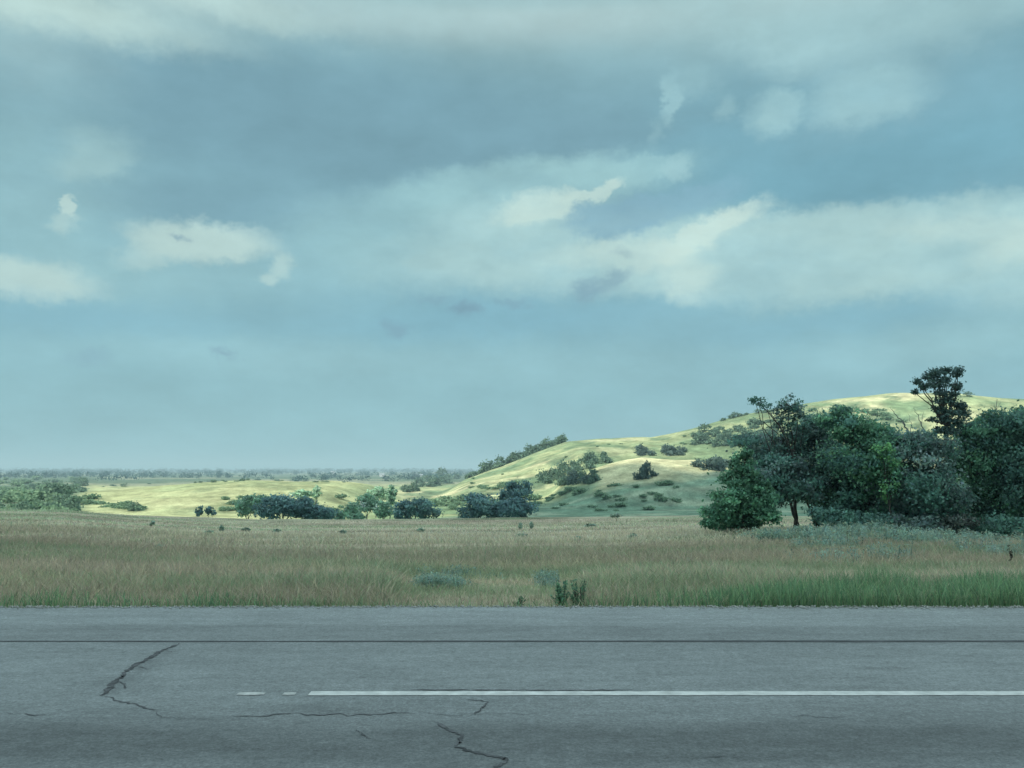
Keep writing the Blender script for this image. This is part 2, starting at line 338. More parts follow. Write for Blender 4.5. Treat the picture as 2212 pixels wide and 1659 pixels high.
# ------------------------------------------------------------------ ground sheet
def land_colour(x, y):
    """albedo of the ground by land cover, with sunlit and shaded tones painted in"""
    pa = CX + F * x / np.maximum(y, 8.0)
    n = fbm(x / 60, y / 40, 40, 5); n2 = fbm(x / 14, y / 9, 60, 4); n3 = fbm(x / 22, y / 3.2, 80, 4)
    tan = np.array([0.43, 0.36, 0.27]); grn = np.array([0.22, 0.26, 0.16]); pale = np.array([0.42, 0.41, 0.28])
    c = tan + (grn - tan) * sm(0.42, 0.68, n3)[..., None]; c = c + (pale - c) * (0.6 * sm(0.5, 0.75, n2))[..., None]
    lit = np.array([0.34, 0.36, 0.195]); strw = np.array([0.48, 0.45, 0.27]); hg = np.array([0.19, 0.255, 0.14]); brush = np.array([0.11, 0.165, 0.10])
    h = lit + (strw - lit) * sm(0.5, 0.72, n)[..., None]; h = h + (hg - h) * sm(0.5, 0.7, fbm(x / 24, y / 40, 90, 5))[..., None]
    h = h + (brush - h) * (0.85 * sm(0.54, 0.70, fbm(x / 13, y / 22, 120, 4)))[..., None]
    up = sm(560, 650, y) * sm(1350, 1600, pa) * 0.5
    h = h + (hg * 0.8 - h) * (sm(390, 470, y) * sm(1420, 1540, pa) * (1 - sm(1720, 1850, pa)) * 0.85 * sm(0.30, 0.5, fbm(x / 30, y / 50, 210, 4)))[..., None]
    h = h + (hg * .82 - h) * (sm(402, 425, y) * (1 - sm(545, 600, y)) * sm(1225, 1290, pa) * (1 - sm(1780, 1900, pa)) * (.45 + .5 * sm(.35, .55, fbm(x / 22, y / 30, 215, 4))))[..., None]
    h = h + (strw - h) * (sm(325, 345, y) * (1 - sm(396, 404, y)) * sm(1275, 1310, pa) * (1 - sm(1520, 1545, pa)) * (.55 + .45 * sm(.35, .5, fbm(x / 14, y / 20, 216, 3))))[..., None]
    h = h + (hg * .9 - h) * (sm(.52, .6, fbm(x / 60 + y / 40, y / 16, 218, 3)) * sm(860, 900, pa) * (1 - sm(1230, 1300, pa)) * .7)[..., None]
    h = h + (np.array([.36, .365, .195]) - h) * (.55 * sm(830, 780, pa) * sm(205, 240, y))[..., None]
    low = np.array([0.15, 0.23, 0.16]); lowp = np.array([0.28, 0.33, 0.23])
    lo = low + (lowp - low) * sm(0.45, 0.72, fbm(x / 30, y / 7, 130, 4))[..., None]
    far = np.array([0.11, 0.15, 0.10]); farp = np.array([0.24, 0.25, 0.17])
    f = far + (farp - far) * sm(0.5, 0.6, fbm(x / 320, y / 260, 150, 3))[..., None]
    yl = np.interp(pa, [-400, 600, 870, 1060, 1150, 1240, 1300, 1400, 1500, 1700, 2600], [190, 200, 225, 290, 356, 350, 340, 332, 345, 385, 420])  # sun and shade put into the colour: green turns to lit grass at the shadow edge
    c = c + (lo - c) * sm(95, 125, y)[..., None]
    c = c + (h - c) * sm(-14, 14, y - yl + (fbm(x / 12, y / 12, 170, 3) - .5) * 30)[..., None]
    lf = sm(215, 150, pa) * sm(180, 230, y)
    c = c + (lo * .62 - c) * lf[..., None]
    c = c + (f - c) * sm(780, 900, y)[..., None]
    return c
def build_ground():
    ys = np.concatenate([np.linspace(-400, 0, 14), np.linspace(4, 11.0, 6), np.arange(11.3, 95, 0.55), np.exp(np.linspace(math.log(96), math.log(900), 230)), np.exp(np.linspace(math.log(930), math.log(11000), 60))])
    u = np.concatenate([-1 - np.linspace(1, 0.12, 10) ** 1.0, np.linspace(-1, 1, 300), 1 + np.linspace(0.12, 1, 10)])
    X = []
    for y in ys:
        hw = max(0.72 * y + 16, 60 if y < 20 else 0); ext = 400 + 0.6 * max(y, 0)
        a = np.clip(u, -1, 1) * hw; b = np.sign(u) * np.maximum(np.abs(u) - 1, 0) * ext; X.append(a + b)
    X = np.array(X); Y = np.repeat(ys[:, None], X.shape[1], 1); Z = terrain(X, Y)
    V = np.stack([X, Y, Z], -1).reshape(-1, 3); n, m = X.shape
    i = np.arange(n - 1)[:, None] * m + np.arange(m - 1)[None, :]
    Q = np.stack([i, i + 1, i + m + 1, i + m], -1).reshape(-1, 4)
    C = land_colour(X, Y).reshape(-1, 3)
    mt, nt, out = mat('prairie_ground')
    a = N(nt, 'ShaderNodeAttribute', attribute_name='Col'); geo = N(nt, 'ShaderNodeNewGeometry')
    def nz(scale, sx, sy):
        mp = N(nt, 'ShaderNodeMapping'); mp.inputs['Scale'].default_value = (sx, sy, 1); nt.links.new(geo.outputs['Position'], mp.inputs['Vector'])
        k = N(nt, 'ShaderNodeTexNoise', i_Scale=scale, i_Detail=6.0, i_Roughness=0.65); nt.links.new(mp.outputs[0], k.inputs['Vector'])
        r = N(nt, 'ShaderNodeMapRange'); r.inputs['From Min'].default_value = .3; r.inputs['From Max'].default_value = .7; r.inputs['To Min'].default_value = .6; r.inputs['To Max'].default_value = 1.4
        nt.links.new(k.outputs['Fac'], r.inputs['Value']); return r.outputs['Result']
    c = a.outputs['Color']
    for args in ((1.4, 1, 1), (0.22, 1, 0.6), (0.07, 1, 0.8)):
        mx = N(nt, 'ShaderNodeMix', data_type='RGBA', blend_type='MULTIPLY'); mx.inputs['Factor'].default_value = .8
        nt.links.new(c, mx.inputs['A']); nt.links.new(nz(*args), mx.inputs['B']); c = mx.outputs['Result']
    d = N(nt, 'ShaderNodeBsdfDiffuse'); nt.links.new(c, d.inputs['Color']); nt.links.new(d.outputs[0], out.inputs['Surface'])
    return tag(obj('ground', np_mesh('ground', V, Q, C, mt, True)), 'rolling prairie ground with grassy hills', 'ground', kind='structure')
build_ground()

# ------------------------------------------------------------------ road
def road_mat():
    m, nt, out = mat('asphalt'); tc = N(nt, 'ShaderNodeTexCoord'); O = tc.outputs['Object']
    sp = N(nt, 'ShaderNodeSeparateXYZ'); nt.links.new(O, sp.inputs[0])
    def nz(scale, sx, sy, det=4.0, rough=.6):
        mp = N(nt, 'ShaderNodeMapping'); mp.inputs['Scale'].default_value = (sx, sy, 1); nt.links.new(O, mp.inputs['Vector'])
        k = N(nt, 'ShaderNodeTexNoise', i_Scale=scale, i_Detail=det, i_Roughness=rough); nt.links.new(mp.outputs[0], k.inputs['Vector']); return k.outputs['Fac']
    def rng(v, a, b, lo=.3, hi=.7):
        r = N(nt, 'ShaderNodeMapRange'); r.inputs['From Min'].default_value = lo; r.inputs['From Max'].default_value = hi; r.inputs['To Min'].default_value = a; r.inputs['To Max'].default_value = b
        nt.links.new(v, r.inputs['Value']); return r.outputs['Result']
    def mul(a, b):
        k = N(nt, 'ShaderNodeMath', operation='MULTIPLY'); nt.links.new(a, k.inputs[0]); nt.links.new(b, k.inputs[1]); return k.outputs[0]
    # wear bands across the carriageway, wavering along it
    wob = N(nt, 'ShaderNodeMath', operation='MULTIPLY_ADD'); nt.links.new(nz(0.5, .35, 1.2), wob.inputs[0]); wob.inputs[1].default_value = 0.7
    ad = N(nt, 'ShaderNodeMath', operation='SUBTRACT'); nt.links.new(sp.outputs[1], ad.inputs[0]); ad.inputs[1].default_value = 0.35
    nt.links.new(ad.outputs[0], wob.inputs[2])
    t = rng(wob.outputs[0], 0, 1, 3.5, 11.5); rp = N(nt, 'ShaderNodeValToRGB'); nt.links.new(t, rp.inputs['Fac'])
    st = [(3.5, .19), (4.8, .185), (5.15, .195), (5.45, .135), (5.95, .14), (6.25, .185), (6.9, .215), (7.6, .225), (8.6, .215), (9.3, .195), (9.85, .2), (10.05, .25), (11.2, .265)]
    fill_ramp(rp.color_ramp, [((y - 3.5) / 8, (v * .935, v * 1.01, v * 1.01, 1)) for y, v in st])
    f = mul(rng(nz(3.0, .4, 1.5, 5), .86, 1.14), mul(rng(nz(45, 1, 1, 4, .85), .62, 1.38), rng(nz(18, 1, 1.4, 3, .7), .82, 1.18)))
    f = mul(f, rng(nz(9, 1, 1.3, 5, .7), .84, 1.16)); f = mul(f, rng(nz(0.28, 1, 1.5), .9, 1.08))
    vo = N(nt, 'ShaderNodeTexVoronoi', i_Scale=70.0); nt.links.new(O, vo.inputs['Vector'])
    f = mul(f, rng(vo.outputs['Color'], .86, 1.14, 0, 1))
    # stains: an oily patch along the widest crack, and a few others down the lanes
    wn = N(nt, 'ShaderNodeTexNoise', i_Scale=6.0, i_Detail=5.0); nt.links.new(O, wn.inputs['Vector']); wa = N(nt, 'ShaderNodeVectorMath', operation='MULTIPLY_ADD'); nt.links.new(wn.outputs['Color'], wa.inputs[0]); wa.inputs[1].default_value = (.3, .3, 0)
    of = N(nt, 'ShaderNodeVectorMath', operation='SUBTRACT'); nt.links.new(O, of.inputs[0]); of.inputs[1].default_value = (.15, .15, 0); nt.links.new(of.outputs[0], wa.inputs[2])
    a_, b_ = ground(375, 1396)[:2], ground(228, 1500)[:2]
    for (c_, d_, hl, hw, st_) in (((a_ + b_) / 2, a_ - b_, np.linalg.norm(a_ - b_) * .5, .13, .80), (ground(232, 1478)[:2], np.array([1., 0]), .35, .16, .82), (ground(60, 1580)[:2], np.array([1., 0]), 1.9, .45, .86), (ground(1750, 1585)[:2], np.array([1., 0]), 2.6, .3, .88), (ground(1000, 1575)[:2], np.array([1., .1]), .5, .25, .9), (ground(700, 1530)[:2], np.array([1., 0]), 1.2, .2, .92), (ground(1910, 1445)[:2], np.array([1., 0]), .3, .08, .85)):
        mp = N(nt, 'ShaderNodeMapping', vector_type='TEXTURE'); mp.inputs['Location'].default_value = (c_[0], c_[1], 0); mp.inputs['Rotation'].default_value = (0, 0, math.atan2(d_[1], d_[0])); mp.inputs['Scale'].default_value = (hl, hw, 1)
        nt.links.new(wa.outputs[0], mp.inputs['Vector']); ln = N(nt, 'ShaderNodeVectorMath', operation='LENGTH'); nt.links.new(mp.outputs[0], ln.inputs[0]); f = mul(f, rng(ln.outputs['Value'], st_, 1.0, .3, 1.25))
    mx = N(nt, 'ShaderNodeMix', data_type='RGBA', blend_type='MULTIPLY'); mx.inputs['Factor'].default_value = 1
    nt.links.new(rp.outputs[0], mx.inputs['A']); nt.links.new(f, mx.inputs['B'])
    p = N(nt, 'ShaderNodeBsdfPrincipled'); p.inputs['Roughness'].default_value = .85; p.inputs['Specular IOR Level'].default_value = .25
    nt.links.new(mx.outputs['Result'], p.inputs['Base Color'])
    bp = N(nt, 'ShaderNodeBump', i_Strength=0.35, i_Distance=0.006); nt.links.new(nz(90, 1, 1, 3, .7), bp.inputs['Height']); nt.links.new(bp.outputs[0], p.inputs['Normal'])
    nt.links.new(p.outputs[0], out.inputs['Surface']); return m
def build_road():
    xs = np.concatenate([np.linspace(-300, -31, 30), np.arange(-30, 30, .12), np.linspace(30.5, 300, 30)])
    e = ROAD_EDGE - 0.06 + 0.12 * (fbm(xs / .9, xs * 0, 7, 4) - .5) + 0.16 * (fbm(xs / 9, xs * 0, 9, 2) - .5)
    rows = [(np.full_like(xs, -7.0), -.08), (np.full_like(xs, -7.0), 0.0), (np.full_like(xs, 4.0), 0.0), (e - .02, 0.0), (e + .02, -.02), (e + .06, -.1)]
    V = np.concatenate([np.stack([xs, y, np.full_like(xs, z)], 1) for y, z in rows]); m = len(xs)
    i = np.arange(len(rows) - 1)[:, None] * m + np.arange(m - 1)[None, :]
    Q = np.stack([i, i + 1, i + m + 1, i + m], -1).reshape(-1, 4)
    tag(obj('road', np_mesh('road', V, Q, None, M_ROAD)), 'grey worn asphalt road', 'road', kind='structure')
M_ROAD = road_mat()
build_road()
def strip_mesh(name, pts, wid, z, m, rng):
    """flat ribbon on the road through ground points (x, y), width per point"""
    P = np.array(pts, float); W = np.array(wid, float); t = np.gradient(P, axis=0); t /= np.linalg.norm(t, axis=1)[:, None] + 1e-9
    n = np.stack([-t[:, 1], t[:, 0]], 1); a = P + n * W[:, None] / 2; b = P - n * W[:, None] / 2; k = len(P)
    V = np.concatenate([np.c_[a, np.full(k, z)], np.c_[b, np.full(k, z)]]); i = np.arange(k - 1)
    return V, np.stack([i, i + k, i + k + 1, i + 1], 1)
def flat_mat(name, c, rough=.9, lo=.8, hi=1.15, scale=25):
    m, nt, out = mat(name); tc = N(nt, 'ShaderNodeTexCoord'); no = N(nt, 'ShaderNodeTexNoise', i_Scale=scale, i_Detail=5.0); nt.links.new(tc.outputs['Object'], no.inputs['Vector'])
    r = N(nt, 'ShaderNodeMapRange'); r.inputs['From Min'].default_value = .3; r.inputs['From Max'].default_value = .7; r.inputs['To Min'].default_value = lo; r.inputs['To Max'].default_value = hi
    nt.links.new(no.outputs['Fac'], r.inputs['Value'])
    mx = N(nt, 'ShaderNodeMix', data_type='RGBA', blend_type='MULTIPLY'); mx.inputs['Factor'].default_value = 1; mx.inputs['A'].default_value = (*c, 1); nt.links.new(r.outputs['Result'], mx.inputs['B'])
    p = N(nt, 'ShaderNodeBsdfPrincipled'); p.inputs['Roughness'].default_value = rough; p.inputs['Specular IOR Level'].default_value = .2
    nt.links.new(mx.outputs['Result'], p.inputs['Base Color']); nt.links.new(p.outputs[0], out.inputs['Surface']); return m
M_PAINT = flat_mat('road_paint', (.60, .61, .585), .7, .7, 1.08, 9)
M_WORN = flat_mat('worn_paint', (.47, .475, .455), .8, .6, 1.15, 12)
M_TAR = flat_mat('tar', (.075, .077, .08), .8, .6, 1.7, 9)
M_SEAM = flat_mat('seam', (.075, .078, .082), .9, .7, 1.4, 3)
def gpts(P): return [ground(px, py)[:2] for px, py in P]
def dens(P, step, wob, rng):
    P = np.array(P, float); out = []
    for a, b in zip(P[:-1], P[1:]):
        k = max(2, int(np.linalg.norm(b - a) / step)); tt = np.linspace(0, 1, k, endpoint=False)[:, None]; out.append(a * (1 - tt) + b * tt)
    out.append(P[-1:]); Q = np.concatenate(out); Q[1:-1] += rng.normal(size=Q[1:-1].shape) * wob; return Q
def build_markings():
    parts = []; yl = ground(1400, 1498.5)[1]
    x0 = ground(669, 1498)[0]; X = np.arange(x0, 60, .08)
    W = .118 * (1 + .30 * (fbm(X * 5, X * 0, 31, 4) - .5))
    parts.append(strip_mesh('', np.c_[X, np.full_like(X, yl) + .006 * (fbm(X, X * 0, 32, 2) - .5)], W, .004, None, R))
    tag(obj('edge_line', np_mesh('edge_line', *join(parts), None, M_PAINT)), 'solid white line painted along the road', 'road line', kind='structure')
    parts = []
    for a, b in ((512, 572), (611, 638)):
        xa, xb = ground(a, 1500)[0], ground(b, 1500)[0]; X = np.arange(xa, xb, .02); W = .075 * (.6 + .9 * fbm(X * 14, X * 0, 33, 4)) * np.clip(np.minimum(X - xa, xb - X) / .03, .85, 1)
        parts.append(strip_mesh('', np.c_[X, np.full_like(X, yl - .01)], W, .004, None, R))
    tag(obj('worn_line', np_mesh('worn_line', *join(parts), None, M_WORN)), 'faded broken remains of the white road line', 'road line', kind='structure')
    yj = ground(1100, 1385.5)[1]; X = np.concatenate([np.linspace(-200, -22, 40), np.arange(-21.9, 22, .06), np.linspace(22.1, 200, 40)])
    Wj = .055 * (.55 + .9 * fbm(X * 1.7, X * 0, 35, 4)) * (0.8 + .5 * sm(-4, 2, X))
    tag(obj('road_joint', np_mesh('road_joint', *strip_mesh('', np.c_[X, yj + .03 * (fbm(X / 2.5, X * 0, 36, 3) - .5)], Wj, .004, None, R), None, M_SEAM)), 'dark joint running along the asphalt', 'road joint', kind='structure')
    cr = []
    def crack(P, w0, step=.03, wob=.012):
        Q = dens(gpts(P), step, wob, R); k = len(Q); s = np.linspace(0, 40 * k * step, k)
        W = w0 * (.25 + 1.5 * vn(s, s * 0, int(abs(P[0][0])))) * np.clip(np.minimum(np.arange(k), np.arange(k)[::-1]) / 4, .15, 1)
        cr.append(strip_mesh('', Q, W, .0045, None, R))
    crack([(388, 1390), (352, 1405), (318, 1424), (283, 1442), (262, 1462), (238, 1482), (224, 1504)], .036)
    crack([(224, 1504), (262, 1516), (300, 1526), (345, 1538)], .016)
    crack([(330, 1534), (352, 1550), (400, 1556)], .006)
    crack([(470, 1549), (560, 1547), (650, 1541), (740, 1545), (905, 1541)], .013, .05, .02)
    crack([(940, 1560), (975, 1580), (1000, 1590), (995, 1604), (985, 1612), (1010, 1622), (1050, 1632), (1098, 1640), (1075, 1655), (1064, 1672), (1030, 1705)], .026, .02, .008)
    crack([(1000, 1512), (1040, 1514), (1052, 1518), (1040, 1534), (1018, 1546)], .013, .02, .008)
    crack([(765, 1575), (785, 1588), (800, 1598)], .013, .02, .006)
    crack([(0, 1540), (60, 1544), (120, 1547)], .012, .05, .015)
    crack([(283, 1442), (300, 1440), (318, 1446), (332, 1443)], .009, .02, .006)
    crack([(250, 1470), (268, 1478), (272, 1490)], .009, .02, .006)
    crack([(352, 1405), (372, 1409), (392, 1407)], .010, .02, .006)
    crack([(985, 1612), (968, 1608), (955, 1612)], .010, .02, .006)
    crack([(1050, 1632), (1062, 1624), (1085, 1622)], .009, .02, .006)
    crack([(905, 1541), (980, 1544), (1060, 1541), (1180, 1546)], .005, .05, .02)
    crack([(470, 1549), (420, 1554), (352, 1550)], .004, .04, .012)
    crack([(1500, 1640), (1560, 1634), (1640, 1639)], .008, .04, .012)
    crack([(1700, 1546), (1790, 1550), (1840, 1547)], .010, .04, .012)
    crack([(850, 1490), (1000, 1491), (1180, 1492), (1400, 1491)], .016, .06, .006)
    tag(obj('road_cracks', np_mesh('road_cracks', *join(cr), None, M_TAR)), 'dark jagged cracks in the asphalt', 'road crack', kind='structure')
    # gravel along the edge
    n = 9000; gx = R.uniform(-26, 26, n); gy = ROAD_EDGE - .05 + R.normal(size=n) * .07 + .16 * (fbm(gx / 9, gx * 0, 9, 2) - .5); s = R.uniform(.006, .02, n)
    dirs = np.array([[1, 0, 0], [0, 1, 0], [-1, 0, 0], [0, -1, 0], [0, 0, .8], [0, 0, -.8]]); P = np.stack([gx, gy, np.where(gy < ROAD_EDGE, .004, -.03)], 1)
    V = (P[:, None, :] + dirs[None] * s[:, None, None] * R.uniform(.7, 1.3, (n, 6, 1))).reshape(-1, 3)
    f = np.array([[0, 1, 4], [1, 2, 4], [2, 3, 4], [3, 0, 4], [1, 0, 5], [2, 1, 5], [3, 2, 5], [0, 3, 5]]); Q = (np.arange(n)[:, None, None] * 6 + f[None]).reshape(-1, 3)
    tag(obj('gravel', np_mesh('gravel', V, Q, None, flat_mat('gravel', (.36, .36, .335), .9, .6, 1.3, 30))), 'pale loose gravel along the road edge', 'gravel', kind='stuff')
build_markings()

# ------------------------------------------------------------------ grass
def blades(P, H, Wd, lean, cb, ct, rng, head=None):
    """strips of 3 quads: P base points, heights, widths, base/tip colours; head widens the top like a seed head"""
    n = len(P); an = rng.uniform(0, 2 * np.pi, n); la = rng.uniform(0, 2 * np.pi, n)
    side = np.stack([np.cos(an), np.sin(an), np.zeros(n)], 1) * Wd[:, None] / 2
    ld = np.stack([np.cos(la), np.sin(la), np.zeros(n)], 1) * (lean * H)[:, None]
    ts = np.array([0, .45, .78, 1.0]); prof_ = np.array([1, .85, .6, .12])
    wprof = np.repeat(prof_[None], n, 0)
    if head is not None: wprof[head] = np.array([.45, .4, 1.5, .3])
    V = np.zeros((n, 8, 3)); C = np.zeros((n, 8, 3))
    for k, t in enumerate(ts):
        c = P + ld * t ** 2 + np.array([0, 0, 1]) * (H * t * (1 - .12 * t * (lean > .4)))[:, None]
        V[:, 2 * k] = c - side * wprof[:, k:k + 1]; V[:, 2 * k + 1] = c + side * wprof[:, k:k + 1]
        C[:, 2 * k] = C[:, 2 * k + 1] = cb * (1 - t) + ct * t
    q = np.array([[0, 1, 3, 2], [2, 3, 5, 4], [4, 5, 7, 6]]); Q = (np.arange(n)[:, None, None] * 8 + q[None]).reshape(-1, 4)
    gn = np.cross(side, np.array([0, 0, 1.0])); gn /= np.linalg.norm(gn, axis=1)[:, None] + 1e-9; gn = np.array([0, 0, 1.0]) + .55 * gn; gn /= np.linalg.norm(gn, axis=1)[:, None]
    NORM.append(np.repeat(gn, 8, 0)); return V.reshape(-1, 3), Q, C.reshape(-1, 3)
NORM = []
def wedge(n, y0, y1, rng, k=.70, m=3):
    y = np.sqrt(rng.uniform(y0 ** 2, y1 ** 2, n)); x = rng.uniform(-1, 1, n) * (k * y + m); return x, y
def pick(n, pal, rng, var=.18):
    c = np.array(pal)[rng.integers(0, len(pal), n)]; return c * (1 + rng.normal(size=(n, 1)) * var) * (1 + rng.normal(size=(n, 3)) * .04)
def build_grass():
    rng = np.random.default_rng(5); Vs, Qs, Cs, o = [], [], [], 0
    tanp = np.array([[.77, .64, .475], [.71, .59, .45], [.80, .69, .50], [.63, .52, .42]]); palep = np.array([[.80, .72, .50], [.74, .68, .46]]); grp = np.array([[.40, .48, .30], [.43, .51, .31], [.35, .44, .29]])
    for n, y0, y1, wd, h0 in ((150000, 11.45, 17, .0055, .34), (130000, 15, 27, .008, .30), (100000, 25, 48, .015, .24), (80000, 46, 92, .03, .18)):
        x, y = wedge(n, y0, y1, rng)
        # sparse clumping
        keep = rng.uniform(size=n) < .35 + .9 * fbm(x / 1.1, y / 1.1, 200, 3); x, y = x[keep], y[keep]; n = len(x)
        sp_ = (np.abs(CX + F * x / y - 1050) < 150) & (np.abs(y - 15.4) < 1.1) & (fbm(x / 1.5, y / 2.6, 260, 4) > .46); x, y = x[~sp_], y[~sp_]; n = len(x)
        pa = CX + F * x / y
        g = sm(.47, .72, .6 * fbm(x / 7, y / 1.5, 80, 4) + .4 * fbm(x / 34, y / 7, 85, 3) + .22 * sm(400, 0, pa) * sm(45, 75, y) + .10 * sm(15, 11.5, y)); pl = sm(.48, .62, .5 * fbm(x / 9, y / 2, 61, 4) + .5 * fbm(x / 45, y / 6, 66, 3))
        r = rng.uniform(size=n); ct = pick(n, tanp, rng); cp = pick(n, palep, rng); cg = pick(n, grp, rng)
        tip = np.where((r < .85 * g)[:, None], cg * 1.15, np.where((rng.uniform(size=n) < .9 * pl)[:, None], cp, ct))
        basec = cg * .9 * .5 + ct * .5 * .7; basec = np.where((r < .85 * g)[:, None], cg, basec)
        bd = (.82 + .48 * sm(.36, .64, fbm(x / 40, y / 5.0, 88, 4)))[:, None]; bd = bd * (1 + .12 * sm(20, 60, y))[:, None]; tip = tip * bd; basec = basec * bd
        H = h0 * (.55 + .75 * fbm(x / 3, y / 3, 220, 3)) * rng.uniform(.55, 1.35, n); H *= (.6 + .4 * sm(11.4, 13.5, y)) * (1 - .58 * sm(820, 900, pa) * (1 - sm(1200, 1290, pa)) * (1 - sm(15.2, 17.5, y)))
        z = terrain(x, y); hd = rng.uniform(size=n) < .3
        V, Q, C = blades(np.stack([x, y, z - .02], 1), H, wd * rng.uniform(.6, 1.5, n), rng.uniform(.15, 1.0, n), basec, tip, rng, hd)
        Vs.append(V); Qs.append(Q + o); Cs.append(C); o += len(V)
    tag(obj('prairie_grass', np_mesh('prairie_grass', np.concatenate(Vs), np.concatenate(Qs), np.clip(np.concatenate(Cs), .01, .9), M_GRASS, NO=np.concatenate(NORM[:4]))), 'tan and green prairie grass with seed heads beyond the road', 'grass', kind='stuff')
    # lush green verge, tall at the right
    n = 90000; x, y = wedge(n, 11.33, 14.2, rng, .72, 2); pa = CX + F * x / y
    amt = np.interp(pa, [-300, 0, 120, 330, 500, 700, 900, 1150, 1400, 1560, 1750, 2000, 2700], [.30, .32, .40, .38, .45, .22, .10, .22, .38, .75, 1.0, 1.0, 1.0])
    dep = np.interp(pa, [-300, 700, 1100, 1400, 1600, 1900, 2700], [.55, .5, .35, .6, 1.3, 1.9, 2.2]) * (.6 + .9 * fbm(x / 1.6, x * 0, 240, 3))
    keep = (rng.uniform(size=n) < amt * (.4 + .9 * fbm(x / .5, y / .5, 230, 3))) & (y - 11.33 < dep); x, y, pa, amt = x[keep], y[keep], pa[keep], amt[keep]; n = len(x)
    cg = pick(n, [[.20, .35, .19], [.24, .40, .205], [.17, .30, .175], [.31, .44, .25]], rng); H = (.12 + .23 * amt) * rng.uniform(.5, 1.3, n) * (.7 + .6 * fbm(x / .7, y / .7, 250, 2))
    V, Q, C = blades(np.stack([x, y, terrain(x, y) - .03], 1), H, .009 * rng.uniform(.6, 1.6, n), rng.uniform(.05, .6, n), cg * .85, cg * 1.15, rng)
    tag(obj('verge_grass', np_mesh('verge_grass', V, Q, np.clip(C, .01, .9), M_GRASS, NO=NORM[4])), 'lush green grass growing along the road edge', 'grass', kind='stuff')
    # blue-green sage patches
    Vs, Qs, Cs, o = [], [], [], 0
    for (pxa, pxb, y0, y1, n, hh) in ((1590, 1810, 29, 35, 4200, .36), (1770, 2330, 25, 36, 10000, .44), (1700, 2330, 19, 26, 3800, .34), (905, 1195, 14.2, 16.6, 4200, .19)):
        y = rng.uniform(y0, y1, n); x = pxw(rng.uniform(pxa, pxb, n), 1.0) * y
        keep = rng.uniform(size=n) < sm(*((.38, .60) if y1 < 17 else (.50, .66)), fbm(x / 1.5, y / 2.6, 260, 4)); x, y = x[keep], y[keep]; k = len(x); z = terrain(x, y)
        H = hh * rng.uniform(.5, 1.3, k) * (.45 + 1.1 * fbm(x / .9, y / .9, 270, 3)); c0 = pick(k, [[.34, .48, .41], [.29, .42, .35], [.40, .52, .43], [.38, .43, .31]], rng, .22)
        for j in range(7):     # leaves up each stem
            t = rng.uniform(.25, 1, k); P = np.stack([x + rng.normal(size=k) * .06, y + rng.normal(size=k) * .06, z + H * t], 1)
            V, Q = leaf_quads(P, (.036 + .016 * rng.uniform(size=k)) * (y / 26), rng, .2, None, .4); C = np.repeat(c0 * (1 + .1 * rng.normal(size=(k, 1))), 4, 0)
            Vs.append(V); Qs.append(Q + o); Cs.append(C); o += len(V)
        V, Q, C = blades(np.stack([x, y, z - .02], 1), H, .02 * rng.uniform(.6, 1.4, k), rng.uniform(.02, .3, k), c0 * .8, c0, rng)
        Vs.append(V); Qs.append(Q + o); Cs.append(C); o += len(V)
    tag(obj('sage_weeds', np_mesh('sage_weeds', np.concatenate(Vs), np.concatenate(Qs), np.clip(np.concatenate(Cs), .01, .9), M_LEAF)), 'blue green sage weeds in low drifts', 'weeds', kind='stuff')
build_grass()

# ------------------------------------------------------------------ trees
def crown_points(lobes, dens_, rng, subr=.34, shell=.55):
    P, O, K = [], [], []; kid = 0
    for (c, rx, ry, rz, wt) in lobes:
        r = np.array([rx, ry, rz]); ns = max(5, int(20 * wt)); per = max(4, int(dens_ * rx * rz * wt / ns))
        for s in range(ns):
            d = rng.normal(size=3); d /= np.linalg.norm(d); rad = shell + (1 - shell) * rng.uniform() ** .6
            sc_ = np.array(c) + d * r * rad * .86; sr = subr * rng.uniform(.6, 1.3)
            q = rng.normal(size=(per, 3)) * r * sr * np.array([.62, .62, .5]) * np.exp(.24 * rng.normal(size=(per, 1))); P.append(sc_ + q); o_ = q / (np.linalg.norm(q, axis=1)[:, None] + 1e-9) * .6 + d * .6; O.append(o_); K.append(np.full(per, kid)); kid += 1
    return np.concatenate(P), np.concatenate(O), np.concatenate(K)
